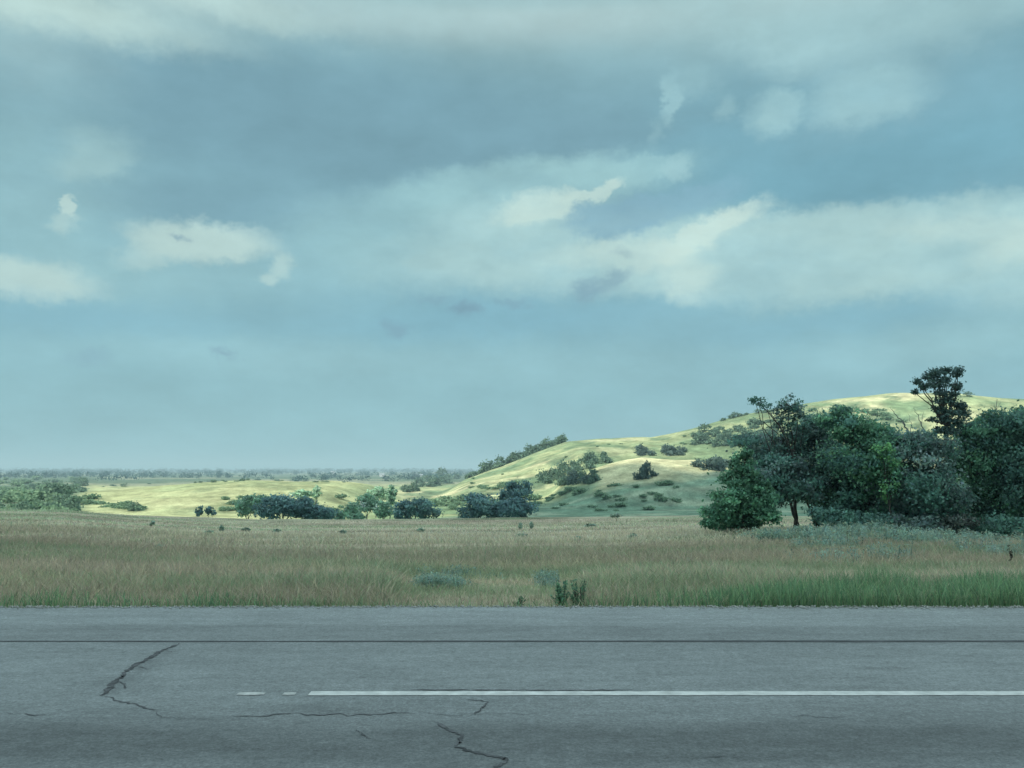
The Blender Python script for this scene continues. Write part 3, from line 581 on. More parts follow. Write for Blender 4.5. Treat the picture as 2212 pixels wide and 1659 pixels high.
def tree(name, label, cat, base_px, Y, lobes_px, leaf, dens_, pal, rng, group=None, r0=.12, depth=.8, wood=M_BARK, twigs=True, bare=(), forkh=None, subr=.36, shell=.5, var=.24, stems=1):
    """lobes_px: (px, py, rx, ry[, dY]) sizes as seen at distance Y; base_px = px of the trunk foot"""
    s = Y / F; bx = pxw(base_px, Y); bz = T(bx, Y); base = np.array([bx, Y, bz])
    root = thing(name, base, label, cat, group)
    lobes = []
    for lb in lobes_px:
        px, py, rx, ry = lb[:4]; dy = lb[4] if len(lb) > 4 else rng.uniform(-.5, .5) * rx * s * .8
        lobes.append((at(px, py, Y + dy) - base, rx * s, max(rx, ry) * s * depth, ry * s, lb[5] if len(lb) > 5 else 1.0))
    parts = []; top = max(l[0][2] for l in lobes); lo = min(l[0][2] for l in lobes)
    for q in range(stems):
        b0 = np.array([rng.normal() * r0 * 2.2, rng.normal() * r0 * 2.2, -.15]) if q else np.array([0, 0, -.15])
        mean = np.mean([l[0] for l in lobes], 0); fork = np.array([mean[0] * .45, mean[1] * .45, max(.35 * (lo + .2), .28 * top)])
        if forkh: fork = np.array([mean[0] * .6, mean[1] * .6, forkh * top])
        parts.append(limb(b0, fork, r0, r0 * .75, rng, 6, .02))
        for i, l in enumerate(lobes):
            if i % stems != q: continue
            parts.append(limb(fork, l[0] + np.array([0, 0, -.2 * l[3]]), r0 * .5, r0 * .15, rng, 7, .03, .03))
            if twigs:
                for k in range(5):
                    d = rng.normal(size=3); d /= np.linalg.norm(d); d[2] = abs(d[2]) * .8
                    parts.append(limb(l[0] + np.array([0, 0, -.2 * l[3]]), l[0] + d * np.array([l[1], l[2], l[3]]) * .9, r0 * .2, r0 * .06, rng, 4, .06))
    for pts, ra, rb in bare:
        Q = np.array([at(px, py, Y + (dd[0] if dd else 0)) - base for px, py, *dd in pts]); m = len(Q); rr = np.linspace(ra, rb, m); t = np.linspace(0, m - 1, m * 3); P = np.stack([np.interp(t, np.arange(m), Q[:, j]) for j in range(3)], 1)
        P[1:-1] += rng.normal(size=P[1:-1].shape) * ra * .5; parts.append(tube(P, np.interp(t, np.arange(m), rr)))
    V, Q = join(parts); obj('trunk', np_mesh('trunk', V, Q, None, wood, True), root)
    if dens_:
        P, O, K = crown_points(lobes, dens_, rng, subr, shell)
        P = P[P[:, 2] > T(bx, Y) - bz + .05] if False else P
        lz = leaf * 1.12 * rng.uniform(.65, 1.35, len(P)); V, Q = leaf_quads(P, lz, rng, .35, O)
        pal = np.array(pal); kc = pal[rng.integers(0, len(pal), K.max() + 1)] * (1 + rng.normal(size=(K.max() + 1, 1)) * var)
        C = kc[K] * (1 + rng.normal(size=(len(P), 1)) * .13) * (1 + rng.normal(size=(len(P), 3)) * .05); C = np.clip(np.repeat(C, 4, 0) * np.array([2.0, 2.12, 2.25]), .008, .8)
        V, NO = soft_normals(V, O); obj('crown', np_mesh('crown', V, Q, C, M_LEAF, NO=NO), root)
    return root
rt = np.random.default_rng(77)
DK = [[.085, .15, .115], [.10, .17, .13], [.07, .125, .10]]
GR = [[.10, .19, .115], [.12, .215, .125], [.085, .16, .10]]
GY = [[.12, .16, .135], [.135, .175, .15], [.10, .135, .12]]
LT = [[.15, .28, .12], [.17, .31, .14]]
G = 'trees in the dark grove at the right'
tree('round_tree', 'dense round dark green tree at the left end of the grove', 'tree', 1600, 37, [(1602, 1000, 26, 24), (1590, 1035, 38, 28), (1620, 1040, 34, 28), (1575, 1075, 46, 30), (1630, 1080, 44, 32), (1555, 1110, 40, 24), (1600, 1115, 50, 28), (1645, 1115, 40, 26), (1535, 1130, 26, 12), (1590, 1140, 50, 12), (1612, 978, 14, 12), (1650, 1060, 30, 30)], 0.066, 4275, GR, rt, None, .11, subr=.30, shell=.45)
tree('slender_tree', 'slender upright tree rising above the left side of the grove', 'tree', 1712, 41, [(1706, 873, 30.7, 21.6), (1686, 893, 26.0, 16.8), (1724, 896, 23.6, 21.6), (1700, 915, 30.7, 21.6), (1716, 945, 28.3, 21.6), (1690, 950, 21.2, 16.8), (1735, 925, 16.5, 14.4)], 0.061, 1275, GY + DK, rt, None, .10, subr=.30, shell=.4)
tree('leaning_tree', 'thin leaning tree, bare below with one tuft of leaves at its tip', 'tree', 1722, 40.5, [(1637, 867, 20.1, 9.6), (1655, 874, 15.3, 9.6), (1629, 862, 9.4, 7.2)], 0.053, 1650, DK, rt, None, .07, twigs=False, bare=[([(1722, 1010), (1708, 965), (1680, 915), (1655, 885), (1638, 868)], .05, .015), ([(1690, 935), (1672, 902), (1652, 876)], .02, .008), ([(1650, 912), (1690, 945), (1716, 975)], .02, .02)])
tree('spreading_tree', 'spreading dark tree behind the round tree, arching over a gap at the ground', 'tree', 1764, 42, [(1640, 958, 64.9, 24.0), (1600, 952, 21.2, 12.0), (1690, 995, 70.8, 40.8), (1755, 925, 51.9, 36.0), (1770, 985, 70.8, 50.4), (1725, 1040, 59.0, 38.4), (1790, 1050, 51.9, 52.8), (1672, 1030, 40.1, 36.0), (1800, 1100, 34, 30), (1700, 1030, 48, 42, -3), (1740, 1052, 38, 30, -3), (1668, 1062, 34, 28, -3), (1650, 1005, 44, 34, -2), (1745, 1060, 35.4, 16.8)], 0.070, 3847, DK + GY, rt, None, .13)
tree('leafy_tree', 'broad leafy tree in the middle of the grove, left of the pale snag', 'tree', 1850, 39.5, [(1800, 900, 42.5, 24.0), (1835, 925, 56.6, 38.4), (1890, 950, 56.6, 38.4), (1850, 990, 82.6, 54.0), (1900, 1020, 64.9, 48.0), (1830, 1060, 68.4, 48.0), (1880, 1085, 64.9, 43.2), (1850, 1125, 50, 22), (1890, 1130, 40, 20), (1815, 1105, 47.2, 30.0)], 0.070, 3847, DK + GR, rt, None, .13)
tree('young_tree', 'small bright green young tree in front of the grove', 'tree', 1915, 37.5, [(1905, 965, 23.6, 21.6), (1918, 995, 28.3, 28.8), (1926, 1025, 26.0, 28.8), (1915, 1060, 23.6, 28.8)], 0.061, 1500, LT + GR, rt, None, .06)
tree('tall_tree', 'tallest tree of the grove with an open lobed crown against the sky', 'tree', 2046, 40, [(2026, 804, 22, 13), (2045, 800, 10, 8), (2068, 805, 15, 13), (2008, 816, 14, 10), (1984, 824, 12, 9), (1994, 836, 12, 7), (2019, 829, 24, 11), (2042, 822, 12, 9), (2066, 834, 18, 10), (1976, 847, 9, 7), (2030, 848, 18, 8), (2058, 852, 14, 8), (2040, 866, 24, 11), (2074, 874, 16, 12), (2028, 884, 18, 9), (2052, 892, 22, 10), (2082, 893, 13, 12), (2040, 908, 22, 10), (2066, 912, 20, 10), (2030, 930, 18, 9), (2056, 932, 26, 12), (2084, 920, 12, 10), (2010, 905, 9, 6)], 0.056, 3900, [[.06, .09, .08], [.075, .11, .09]], rt, None, .09, forkh=.66, subr=.46, shell=.22, bare=[([(2046, 1100), (2046, 960), (2042, 900), (2030, 840), (2026, 806)], .07, .02), ([(2043, 905), (2062, 860), (2069, 810)], .06, .015)])
tree('middle_tree', 'grey green tree directly below the tallest crown', 'tree', 1985, 38.5, [(1960, 960, 47.2, 31.2), (2010, 965, 54.3, 33.6), (1985, 1010, 70.8, 50.4), (1960, 1060, 59.0, 48.0), (2020, 1060, 61.4, 52.8), (1960, 1130, 46, 22), (2030, 1125, 44, 28), (1990, 1105, 70.8, 36.0)], 0.070, 3847, DK + GY, rt, None, .12)
tree('bushy_tree', 'broad bushy tree right of the tallest tree with a flat dark top', 'tree', 2130, 40, [(2110, 935, 42.5, 31.2), (2150, 915, 47.2, 28.8), (2195, 905, 47.2, 26.4), (2130, 975, 70.8, 48.0), (2190, 965, 64.9, 50.4), (2100, 1020, 59.0, 50.4), (2160, 1040, 70.8, 55.2), (2120, 1090, 68.4, 43.2), (2130, 1130, 60, 26), (2190, 1135, 50, 24), (2185, 1100, 64.9, 48.0)], 0.070, 3847, DK + GR, rt, None, .13)
tree('edge_tree', 'dark tree at the right edge of the photo', 'tree', 2250, 38.5, [(2225, 915, 53.1, 31.2), (2270, 940, 64.9, 48.0), (2230, 1000, 64.9, 54.0), (2290, 1030, 70.8, 72.0), (2225, 1070, 47.2, 52.8), (2275, 1110, 70.8, 48.0)], 0.070, 3705, DK, rt, None, .13)
tree('outer_tree', 'dark tree just beyond the right edge of the photo', 'tree', 2390, 39, [(2370, 930, 70.8, 43.2), (2400, 1000, 94.4, 72.0), (2380, 1080, 94.4, 66.0), (2440, 1060, 70.8, 72.0)], 0.074, 1500, DK, rt, None, .13)
for k, (bx_, lab, lb, pal) in enumerate([(1790, 'low dark thicket shrub right of the gap under the trees', [(1780, 1110, 30.7, 21.6), (1810, 1120, 40.1, 21.6)], DK), (1875, 'low dark thicket shrub in front of the broad leafy tree', [(1860, 1128, 44.8, 21.6), (1895, 1130, 40.1, 21.6)], DK), (1965, 'low dark thicket shrub in front of the grey green tree', [(1945, 1135, 44.8, 24.0), (1985, 1138, 42.5, 26.4)], GY), (2060, 'brownish thicket shrub at the foot of the tallest tree', [(2040, 1142, 47.2, 24.0), (2080, 1138, 42.5, 28.8)], [[.09, .10, .08], [.08, .09, .075]]), (2170, 'dark thicket shrub at the right beside the teal weeds', [(2150, 1140, 54.3, 26.4), (2190, 1142, 51.9, 28.8)], DK)]):
    tree('thicket_shrub', lab, 'shrub', bx_, 36.5 + .3 * k, lb, .07, 1700, pal, rt, 'low shrubs under the grove', .04, stems=3)
# dead wood
def snag(name, label, base_px, Y, limbs, cat='dead tree'):
    bx = pxw(base_px, Y); bz = T(bx, Y); base = np.array([bx, Y, bz]); root = thing(name, base, label, cat); parts = []; br = []
    for i, (pts, ra, rb) in enumerate(limbs):
        Q = np.array([at(px, py, Y) - base for px, py in pts])
        if i == 0: Q[0] = (0, 0, -.1)
        m = len(Q); t = np.linspace(0, m - 1, m * 4); P = np.stack([np.interp(t, np.arange(m), Q[:, j]) for j in range(3)], 1); P[1:-1] += rt.normal(size=P[1:-1].shape) * .025
        (parts if i == 0 else br).append(tube(P, np.interp(t, np.arange(m), np.linspace(ra, rb, m))))
    obj('trunk', np_mesh('trunk', *join(parts), None, M_DEAD, True), root)
    for b in br: obj('branch', np_mesh('branch', *b, None, M_DEAD, True), root)
snag('dead_snag', 'pale dead forked snag with bare branches left of the tallest tree', 1966, 40.6, [([(1966, 1150), (1966, 1000), (1964, 950), (1966, 935)], .06, .045), ([(1966, 937), (1950, 912), (1935, 895), (1922, 880)], .04, .008), ([(1956, 920), (1944, 910), (1936, 905)], .02, .006), ([(1966, 940), (1970, 915), (1962, 895)], .02, .006)])
snag('bare_branch_tree', 'second pale bare forked trunk right of the dead snag', 2004, 40.8, [([(2004, 1150), (2006, 1000), (2004, 942)], .05, .03), ([(2004, 944), (1990, 915), (1980, 895), (1974, 880)], .03, .006), ([(1990, 915), (1996, 890)], .014, .005)])
snag('dead_spindle', 'thin bare dead stem sticking up above the right side of the grove', 2156, 40.8, [([(2156, 1150), (2155, 960), (2154, 862)], .05, .012), ([(2154, 885), (2163, 868)], .012, .005), ([(2155, 890), (2147, 872)], .01, .004), ([(2155, 900), (2166, 888)], .01, .004)])

# dark trees in the hollow behind the field
BL = [[.10, .155, .145], [.115, .175, .155], [.085, .135, .13]]
PG = [[.19, .27, .18], [.22, .31, .20], [.16, .235, .16]]
H1 = 'trees in the hollow behind the field'
tree('hollow_tree', 'large dark rounded tree clump in front of the bright knoll', 'tree', 610, 150, [(580, 1100, 34, 22), (620, 1096, 42, 24), (600, 1082, 34, 12), (650, 1092, 30, 18)], .22, 330, BL, rt, H1, .25)
tree('hollow_tree', 'lower dark tree joining the right side of the large rounded clump', 'tree', 680, 152, [(680, 1106, 38, 17), (705, 1110, 22, 14), (660, 1110, 30, 14)], .22, 330, BL, rt, H1, .2)
tree('hollow_tree', 'paler green tree behind the left end of the large rounded clump', 'tree', 540, 200, [(538, 1085, 24, 16), (525, 1098, 18, 16), (552, 1080, 20, 12)], .26, 200, PG, rt, H1, .2)
tree('hollow_tree', 'dark tree below the pale left toe of the hill', 'tree', 893, 150, [(875, 1108, 26, 18), (905, 1095, 28, 18), (925, 1108, 24, 16), (880, 1092, 18, 12)], .22, 330, BL, rt, H1, .22)
tree('hollow_tree', 'dark tree left of the square topped tree', 'tree', 1035, 150, [(1015, 1108, 28, 16), (1045, 1092, 34, 22), (1030, 1075, 22, 12), (1065, 1105, 26, 18)], .22, 330, BL, rt, H1, .22)
tree('hollow_tree', 'tallest dark tree in the hollow with a square top', 'tree', 1112, 155, [(1105, 1052, 14, 14), (1132, 1052, 16, 14), (1118, 1070, 30, 16), (1092, 1070, 14, 14)], .20, 380, BL, rt, H1, .25)
tree('hollow_tree', 'blue green tree in front of the square topped tree', 'tree', 1118, 148, [(1100, 1102, 34, 20), (1135, 1098, 26, 20), (1115, 1086, 22, 12)], .22, 330, [[.10, .155, .15], [.085, .135, .13]], rt, H1, .2)
tree('hollow_tree', 'leftmost of two small dark trees before the bright knoll', 'tree', 431, 160, [(431, 1102, 9, 9), (430, 1110, 7, 7)], .17, 420, BL, rt, H1, .12)
tree('hollow_tree', 'rightmost of two small dark trees before the bright knoll', 'tree', 453, 160, [(451, 1102, 9, 9), (462, 1107, 7, 7)], .17, 420, BL, rt, H1, .12)
H2 = 'pale green trees between the knoll and the hill'
for k, (px, py, rx, ry, Y, lab) in enumerate([(760, 1100, 24, 16, 205, 'pale green bush tree right of the large dark clump'), (795, 1085, 28, 20, 220, 'pale green tree in the middle of the hollow'), (830, 1098, 22, 18, 200, 'pale green tree left of the dark tree below the hill toe'), (845, 1066, 12, 22, 235, 'tall narrow green tree beside the pale hill toe'), (815, 1062, 22, 12, 250, 'green tree on the rise between knoll and hill'), (735, 1112, 18, 12, 195, 'low green shrub tree by the field edge'), (684, 1062, 11, 14, 260, 'single green tree standing on the bright knoll right of its middle'), (655, 1066, 26, 9, 255, 'low green bush behind the large dark clump'), (770, 1115, 20, 10, 190, 'low green shrub at the edge of the brown field')]):
    tree('pale_tree', lab, 'tree', px, Y, [(px - rx * .4, py + ry * .2, rx * .65, ry * .7), (px + rx * .4, py + ry * .1, rx * .6, ry * .65), (px, py - ry * .35, rx * .55, ry * .6), (px, py + ry * .6, rx * .7, ry * .5)], .28, 190, PG, rt, H2, .16)

# hillside bushes: shared crown meshes, each bush an object of its own
def bush_mesh(seed, tall, pal, nleaf=300):
    rng = np.random.default_rng(seed); lob = [((rng.normal() * .27, rng.normal() * .27, .5 * tall + rng.normal() * .18 * tall), .6, .6, .48 * tall, 1.0) for _ in range(4)]
    P, O, K = crown_points(lob, nleaf / (4 * .6 * .48 * tall), rng, .4, .5); P = P[P[:, 2] > 0]; K = K[:len(P)]; O = O[:len(P)]
    V, Q = leaf_quads(P, .15 * rng.uniform(.7, 1.3, len(P)), rng, .4, O); pal = np.array(pal)
    kc = pal[rng.integers(0, len(pal), K.max() + 1)] * (1 + rng.normal(size=(K.max() + 1, 1)) * .15); C = np.repeat(kc[K], 4, 0)
    V, NO = soft_normals(V, O); return np_mesh('bush_crown', V, Q, np.clip(C, .01, .8), M_LEAF, NO=NO)
HB = [[.16, .25, .18], [.19, .285, .20], [.14, .22, .165]]; HD = [[.12, .18, .16], [.14, .20, .175]]; HG = [[.20, .31, .20], [.24, .36, .22]]
BM = {'mid': [bush_mesh(300 + i, t, HB) for i, t in enumerate((.7, .9, 1.2, .8))], 'dark': [bush_mesh(320 + i, t, HD) for i, t in enumerate((.7, .9, 1.2))], 'green': [bush_mesh(340 + i, t, HG) for i, t in enumerate((.5, .7, .9))]}
rb_ = np.random.default_rng(9)
def bush(px, py, wpx, kind, name, label, group, hscale=1.0, P=None):
    P = hit(px, py) if P is None else P
    if P[1] > 1500: return
    s = wpx / F * P[1] / 1.6
    o = obj(name, BM[kind][rb_.integers(0, len(BM[kind]))], None, P + np.array([0, 0, -.12 * s])); o.rotation_euler = (0, 0, rb_.uniform(0, 6.28)); o.scale = (s, s, s * hscale * rb_.uniform(.85, 1.15))
    tag(o, label, 'bush', group)
def scatter(px0, px1, fy, n, w0, w1, kind, name, label, group, hs=1.0):
    for i in range(n):
        px = rb_.uniform(px0, px1); a, b = fy(px); bush(px, rb_.uniform(a, b), rb_.uniform(w0, w1), kind, name, label, group, hs)
ip = np.interp
# skyline brush band on the left flank of the hill
scatter(905, 1220, lambda p: (ip(p, [905, 990, 1050, 1130, 1220], [1040, 1018, 990, 965, 950]), ip(p, [905, 990, 1050, 1130, 1220], [1062, 1037, 1017, 988, 953])), 95, 16, 30, 'mid', 'hill_bush', 'grey green bush in the dense band along the left skyline of the hill', 'bushes on the left skyline of the hill', .95)
scatter(1175, 1290, lambda p: (ip(p, [1175, 1230, 1290], [1035, 1005, 1015]), 1048), 26, 18, 32, 'mid', 'hill_bush', 'bush in the dense clump on the middle slope of the hill', 'bushes in the middle slope clump', 1.1)
scatter(1205, 1282, lambda p: (1036, 1048), 7, 22, 36, 'dark', 'hill_bush', 'dark bush at the foot of the middle slope clump', 'dark bushes at the foot of the middle slope clump')
scatter(1235, 1335, lambda p: (ip(p, [1235, 1335], [995, 975]), ip(p, [1235, 1335], [1015, 1000])), 12, 14, 24, 'mid', 'hill_bush', 'bush in the loose group above the middle slope clump', 'bushes above the middle slope clump', 1.2)
scatter(1365, 1480, lambda p: (975, 984), 16, 16, 30, 'dark', 'hill_bush', 'dark grey bush in the row above the straw coloured spur', 'dark bush row above the spur', .9)
scatter(1500, 1580, lambda p: (1000, 1018), 9, 20, 34, 'dark', 'hill_bush', 'dark bush at the right end of the straw coloured spur', 'dark bushes at the right end of the spur', 1.1)
bush(1391, 1035, 34, 'dark', 'hill_tree', 'pointed dark tree standing alone on the straw coloured spur', None, 1.9); bush(1412, 1028, 20, 'dark', 'hill_bush', 'small dark bush right of the pointed tree on the spur', None); bush(1375, 1036, 20, 'dark', 'hill_bush', 'small dark bush left of the pointed tree on the spur', None)
scatter(1500, 1680, lambda p: (ip(p, [1500, 1680], [935, 905]), ip(p, [1500, 1680], [965, 972])), 72, 14, 32, 'mid', 'hill_bush', 'bush scattered on the upper slope left of the grove', 'bushes on the upper slope left of the grove', .8)
scatter(1500, 1720, lambda p: (ip(p, [1500, 1600, 1720], [925, 897, 876]), ip(p, [1500, 1600, 1720], [928, 901, 880])), 10, 12, 20, 'mid', 'hill_bush', 'small bush on the skyline left of the grove', 'small bushes on the skyline left of the grove', .8)
scatter(1740, 1960, lambda p: (885, 915), 20, 16, 30, 'green', 'low_bush', 'green bush on the slope just above the grove', 'green bushes above the grove', .8)
scatter(1010, 1120, lambda p: (ip(p, [1010, 1120], [1055, 1040]), ip(p, [1010, 1120], [1062, 1052])), 14, 14, 26, 'green', 'low_bush', 'low green bush in the streak above the square topped tree', 'low bushes above the square topped tree', .6)
scatter(955, 1060, lambda p: (1075, 1090), 12, 14, 24, 'green', 'low_bush', 'low green bush behind the dark hollow trees', 'low bushes behind the hollow trees', .7)
scatter(1170, 1520, lambda p: (ip(p, [1170, 1520], [1062, 1030]), 1105), 34, 12, 30, 'green', 'low_bush', 'low green bush on the shaded lower slope', 'low bushes on the shaded lower slope', .7)
scatter(160, 300, lambda p: (ip(p, [160, 300], [1072, 1092]), ip(p, [160, 300], [1090, 1108])), 16, 18, 32, 'green', 'low_bush', 'green bush along the lower left edge of the bright knoll', 'green bushes at the left edge of the knoll', .8)
scatter(1000, 1500, lambda p: (ip(p, [1000, 1230, 1500], [1040, 970, 935]), ip(p, [1000, 1230, 1500], [1065, 1040, 975])), 20, 6, 14, 'green', 'low_bush', 'tiny green bush dotted over the sunlit middle slope of the hill', 'tiny bushes dotted over the sunlit slope', .7)
scatter(860, 1165, lambda p: (ip(p, [860, 1165], [1082, 1070]), 1112), 40, 18, 34, 'green', 'low_bush', 'green scrub bush along the foot of the hill behind the dark hollow trees', 'scrub along the foot of the hill', .8)
scatter(480, 870, lambda p: (1075, 1112), 40, 16, 30, 'green', 'low_bush', 'pale green scrub bush below the knoll beside the large dark clump', 'scrub below the knoll', .8)
scatter(870, 985, lambda p: (ip(p, [870, 985], [1060, 1030]), ip(p, [870, 985], [1068, 1045])), 18, 14, 24, 'mid', 'hill_bush', 'grey green bush in the low left tail of the skyline band', 'bushes in the low tail of the skyline band', 1.0)
bush(285, 1104, 26, 'mid', 'hill_bush', 'dark bush at the right end of the knoll edge bushes', None)
scatter(195, 760, lambda p: (ip(p, [195, 400, 560, 760], [1052, 1041, 1036, 1041]), ip(p, [195, 400, 560, 760], [1055, 1045, 1038, 1044])), 26, 8, 18, 'mid', 'hill_bush', 'small dark bush along the crest of the bright knoll', 'small bushes on the knoll crest', .5)
scatter(470, 560, lambda p: (1095, 1108), 8, 16, 26, 'green', 'low_bush', 'green bush left of the large dark clump', 'green bushes left of the large dark clump', .8)
bush(2092, 857, 22, 'mid', 'hill_bush', 'lone small bush on the bright skyline right of the tallest tree', None, .7)
# trees on the flat land left of the knoll
for i in range(230):
    px = rb_.uniform(-160, 200) - 15 * (i % 3); Y = 300 * (4.6 ** rb_.uniform(0, 1)) if i > 75 else rb_.uniform(225, 420); px = px - (30 if i <= 75 and px > 150 else 0); x = pxw(px, Y); P = np.array([x, Y, T(x, Y)]); s = rb_.uniform(2.0, 4.4) * (.8 + Y / 2200)
    o = obj('plain_tree', BM[('mid', 'green', 'green')[i % 3]][rb_.integers(0, 3)], None, P); o.scale = (s * 1.3, s * 1.3, s * 1.15); o.rotation_euler = (0, 0, rb_.uniform(0, 6.28)); tag(o, 'hazy green tree on the low plain left of the bright knoll', 'tree', 'trees on the plain left of the knoll')

# small shrubs in the brown field
rs = np.random.default_rng(31); FS = 'small dark shrubs in the brown field'
for px, py, wpx, hpx, lab in [(452, 1156, 22, 9, 'low dark spreading shrub in the brown field, leftmost of a touching pair'), (479, 1152, 9, 16, 'dark upright shrub in the brown field, right of the low spreading one'), (329, 1137, 8, 10, 'tiny dark shrub near the left field edge'), (598, 1154, 16, 10, 'small grey green shrub below the large dark clump'), (741, 1158, 14, 12, 'round dark shrub in the field below the pale trees'), (532, 1148, 16, 7, 'flat grey shrub between the dark pair and the grey green shrub'), (1124, 1144, 7, 14, 'thin upright dark shrub below the square topped tree'), (1148, 1143, 7, 14, 'thin upright dark shrub right of its look-alike below the square topped tree'), (1128, 1164, 26, 10, 'low dark shrub in the field centre'), (1250, 1168, 20, 8, 'low grey shrub right of the field centre'), (1368, 1162, 18, 9, 'low dark shrub under the shaded slope'), (1486, 1218, 20, 12, 'small green weed clump in the near field left of the teal weeds'), (1275, 1140, 26, 8, 'low green shrub at the field edge below the slope'), (1330, 1118, 24, 8, 'dark low shrub on the field rim under the spur'), (910, 1150, 14, 8, 'tiny dark shrub in the field below the hollow trees'), (345, 1188, 18, 10, 'small grey shrub in the left field'), (815, 1208, 10, 10, 'small dark weed in the middle of the near field')]:
    P = hit(px, py); Y = float(min(P[1], 84)); s_ = Y / F
    tree('field_shrub', lab, 'shrub', px, Y, [(px - wpx * .25, py - hpx * .5, wpx * .35, hpx * .5), (px + wpx * .25, py - hpx * .55, wpx * .32, hpx * .5), (px, py - hpx * .75, wpx * .25, hpx * .4)], max(.03, .0011 * Y), 900 / (Y / 40) ** 2, [[.17, .22, .17], [.21, .25, .18]], rs, FS, .02, stems=3)
# leafy roadside weeds
def weed(name, label, px, py, wpx, hpx, pal, nst, leafw, cat='weed'):
    P = hit(px, py) if py < 1300 else ground(px, py, -.03); Y = max(P[1], 11.36); x = pxw(px, Y); s_ = Y / F; base = np.array([x, Y, T(x, Y)]); root = thing(name, base, label, cat); st = []; Ps = []
    for i in range(nst):
        top = np.array([rs.normal() * wpx * .25 * s_, rs.normal() * wpx * .2 * s_, hpx * s_ * rs.uniform(.25, 1.05) ** .8]); a = np.array([rs.normal() * wpx * .12 * s_, rs.normal() * wpx * .12 * s_, -.03])
        st.append(limb(a, top, .006, .002, rs, 5, .04))
        for k in range(24):
            t = rs.uniform(.1, 1); Ps.append(a * (1 - t) + top * t + rs.normal(size=3) * np.array([.025, .025, .012]) * (1.3 - t))
    obj('stem', np_mesh('stem', *join(st), None, M_BARK), root); Ps = np.array(Ps); V, Q = leaf_quads(Ps, leafw * rs.uniform(.6, 1.4, len(Ps)), rs, .3, None, .42); C = np.repeat(pick(len(Ps), pal, rs), 4, 0)
    obj('leaves', np_mesh('leaves', V, Q, np.clip(C, .01, .8), M_LEAF), root)
weed('roadside_weed', 'dark green bushy weed at the road edge, left stem of a pair', 1210, 1303, 52, 58, [[.20, .36, .23], [.25, .42, .26], [.17, .31, .21]], 22, .026)
weed('roadside_weed', 'dark green pointed weed at the road edge, right of the bushy one', 1246, 1303, 50, 56, [[.20, .36, .23], [.25, .42, .26], [.17, .31, .21]], 18, .024)
weed('tall_stalk', 'dark brown upright seed stalk in the grass at the far right', 2166, 1232, 8, 58, [[.06, .06, .05], [.05, .055, .05]], 3, .03)
weed('roadside_weed', 'small dark weed in the tan grass left of the bushy roadside weed', 1120, 1303, 26, 22, [[.16, .25, .16]], 9, .02)

# ------------------------------------------------------------------ far woods and farm
def far_woods():
    rng = np.random.default_rng(55); Vs, Cs = [], []
    for Y, n, h0, h1, gap in ((1250, 380, 5, 10, .44), (1700, 460, 6, 12, .42), (2300, 480, 7, 14, .43), (3100, 560, 9, 17, .40), (4300, 700, 11, 22, .32), (5600, 700, 15, 28, .25)):
        x = rng.uniform(-.85, .85, n) * Y; y = Y * (1 + rng.normal(size=n) * .05); k = fbm(x / (Y * .06), y * 0 + Y, 400, 3) > gap; x, y = x[k], y[k]; z = terrain(x, y)
        for i in range(len(x)):
            h = rng.uniform(h0, h1); r = h * rng.uniform(.45, .9); m = 46; P = rng.normal(size=(m, 3)) * np.array([r * .6, r * .5, h * .26]) + np.array([x[i], y[i], z[i] + h * .48]); P[:, 2] = np.clip(P[:, 2], z[i], z[i] + h)
            V, _ = leaf_quads(P, h * .16 * rng.uniform(.7, 1.3, m), rng, .4); Vs.append(V); Cs.append(np.repeat(np.array([[.032, .09, .088]]) * rng.uniform(.75, 1.3), 4 * m, 0))
    V = np.concatenate(Vs); tag(obj('distant_woods', np_mesh('distant_woods', V, np.arange(len(V)).reshape(-1, 4), np.concatenate(Cs), M_LEAF)), 'hazy blue green woods along the horizon', 'woods', kind='stuff')
far_woods()
M_WALL = flat_mat('pale_siding', (.5, .52, .52), .8, .92, 1.05, .3); M_ROOF = flat_mat('grey_roof', (.35, .37, .39), .7, .9, 1.1, .3)
def barn(px, Y, w_, d_, h_, lab, dz=0):
    x = pxw(px, Y); z = T(x, Y) + dz; root = thing('farm_building', (x, Y, z), lab, 'farm building', 'pale farm buildings on the horizon'); a, b = w_ / 2, d_ / 2; r = h_ * .45
    V = [(-a, -b, -2), (a, -b, -2), (a, b, -2), (-a, b, -2), (-a, -b, h_), (a, -b, h_), (a, b, h_), (-a, b, h_), (-a, 0, h_ + r), (a, 0, h_ + r)]
    me = bpy.data.meshes.new('wall'); me.from_pydata(V, [], [(0, 1, 5, 4), (1, 2, 6, 9, 5), (2, 3, 7, 6), (3, 0, 4, 8, 7)]); me.materials.append(M_WALL); obj('wall', me, root)
    o_ = .5; t = .35; Vr = [(-a - o_, -b - o_, h_ - .2), (a + o_, -b - o_, h_ - .2), (a + o_, 0, h_ + r + .1), (-a - o_, 0, h_ + r + .1), (a + o_, b + o_, h_ - .2), (-a - o_, b + o_, h_ - .2)]; Vr += [(p[0], p[1], p[2] + t) for p in Vr]
    me = bpy.data.meshes.new('roof'); me.from_pydata(Vr, [], [(0, 1, 2, 3), (3, 2, 4, 5), (6, 9, 8, 7), (9, 11, 10, 8), (0, 6, 7, 1), (5, 4, 10, 11), (1, 7, 8, 2), (2, 8, 10, 4), (0, 3, 9, 6), (3, 5, 11, 9)]); me.materials.append(M_ROOF); obj('roof', me, root)
barn(827, 1900, 11, 8, 3.6, 'small pale farm building left of the hill toe on the horizon', 2); barn(905, 1950, 20, 9, 3.6, 'long pale farm building just left of the hill toe on the horizon', 2); barn(722, 2600, 15, 9, 4.5, 'pale farm building among the trees above the bright knoll', 4)

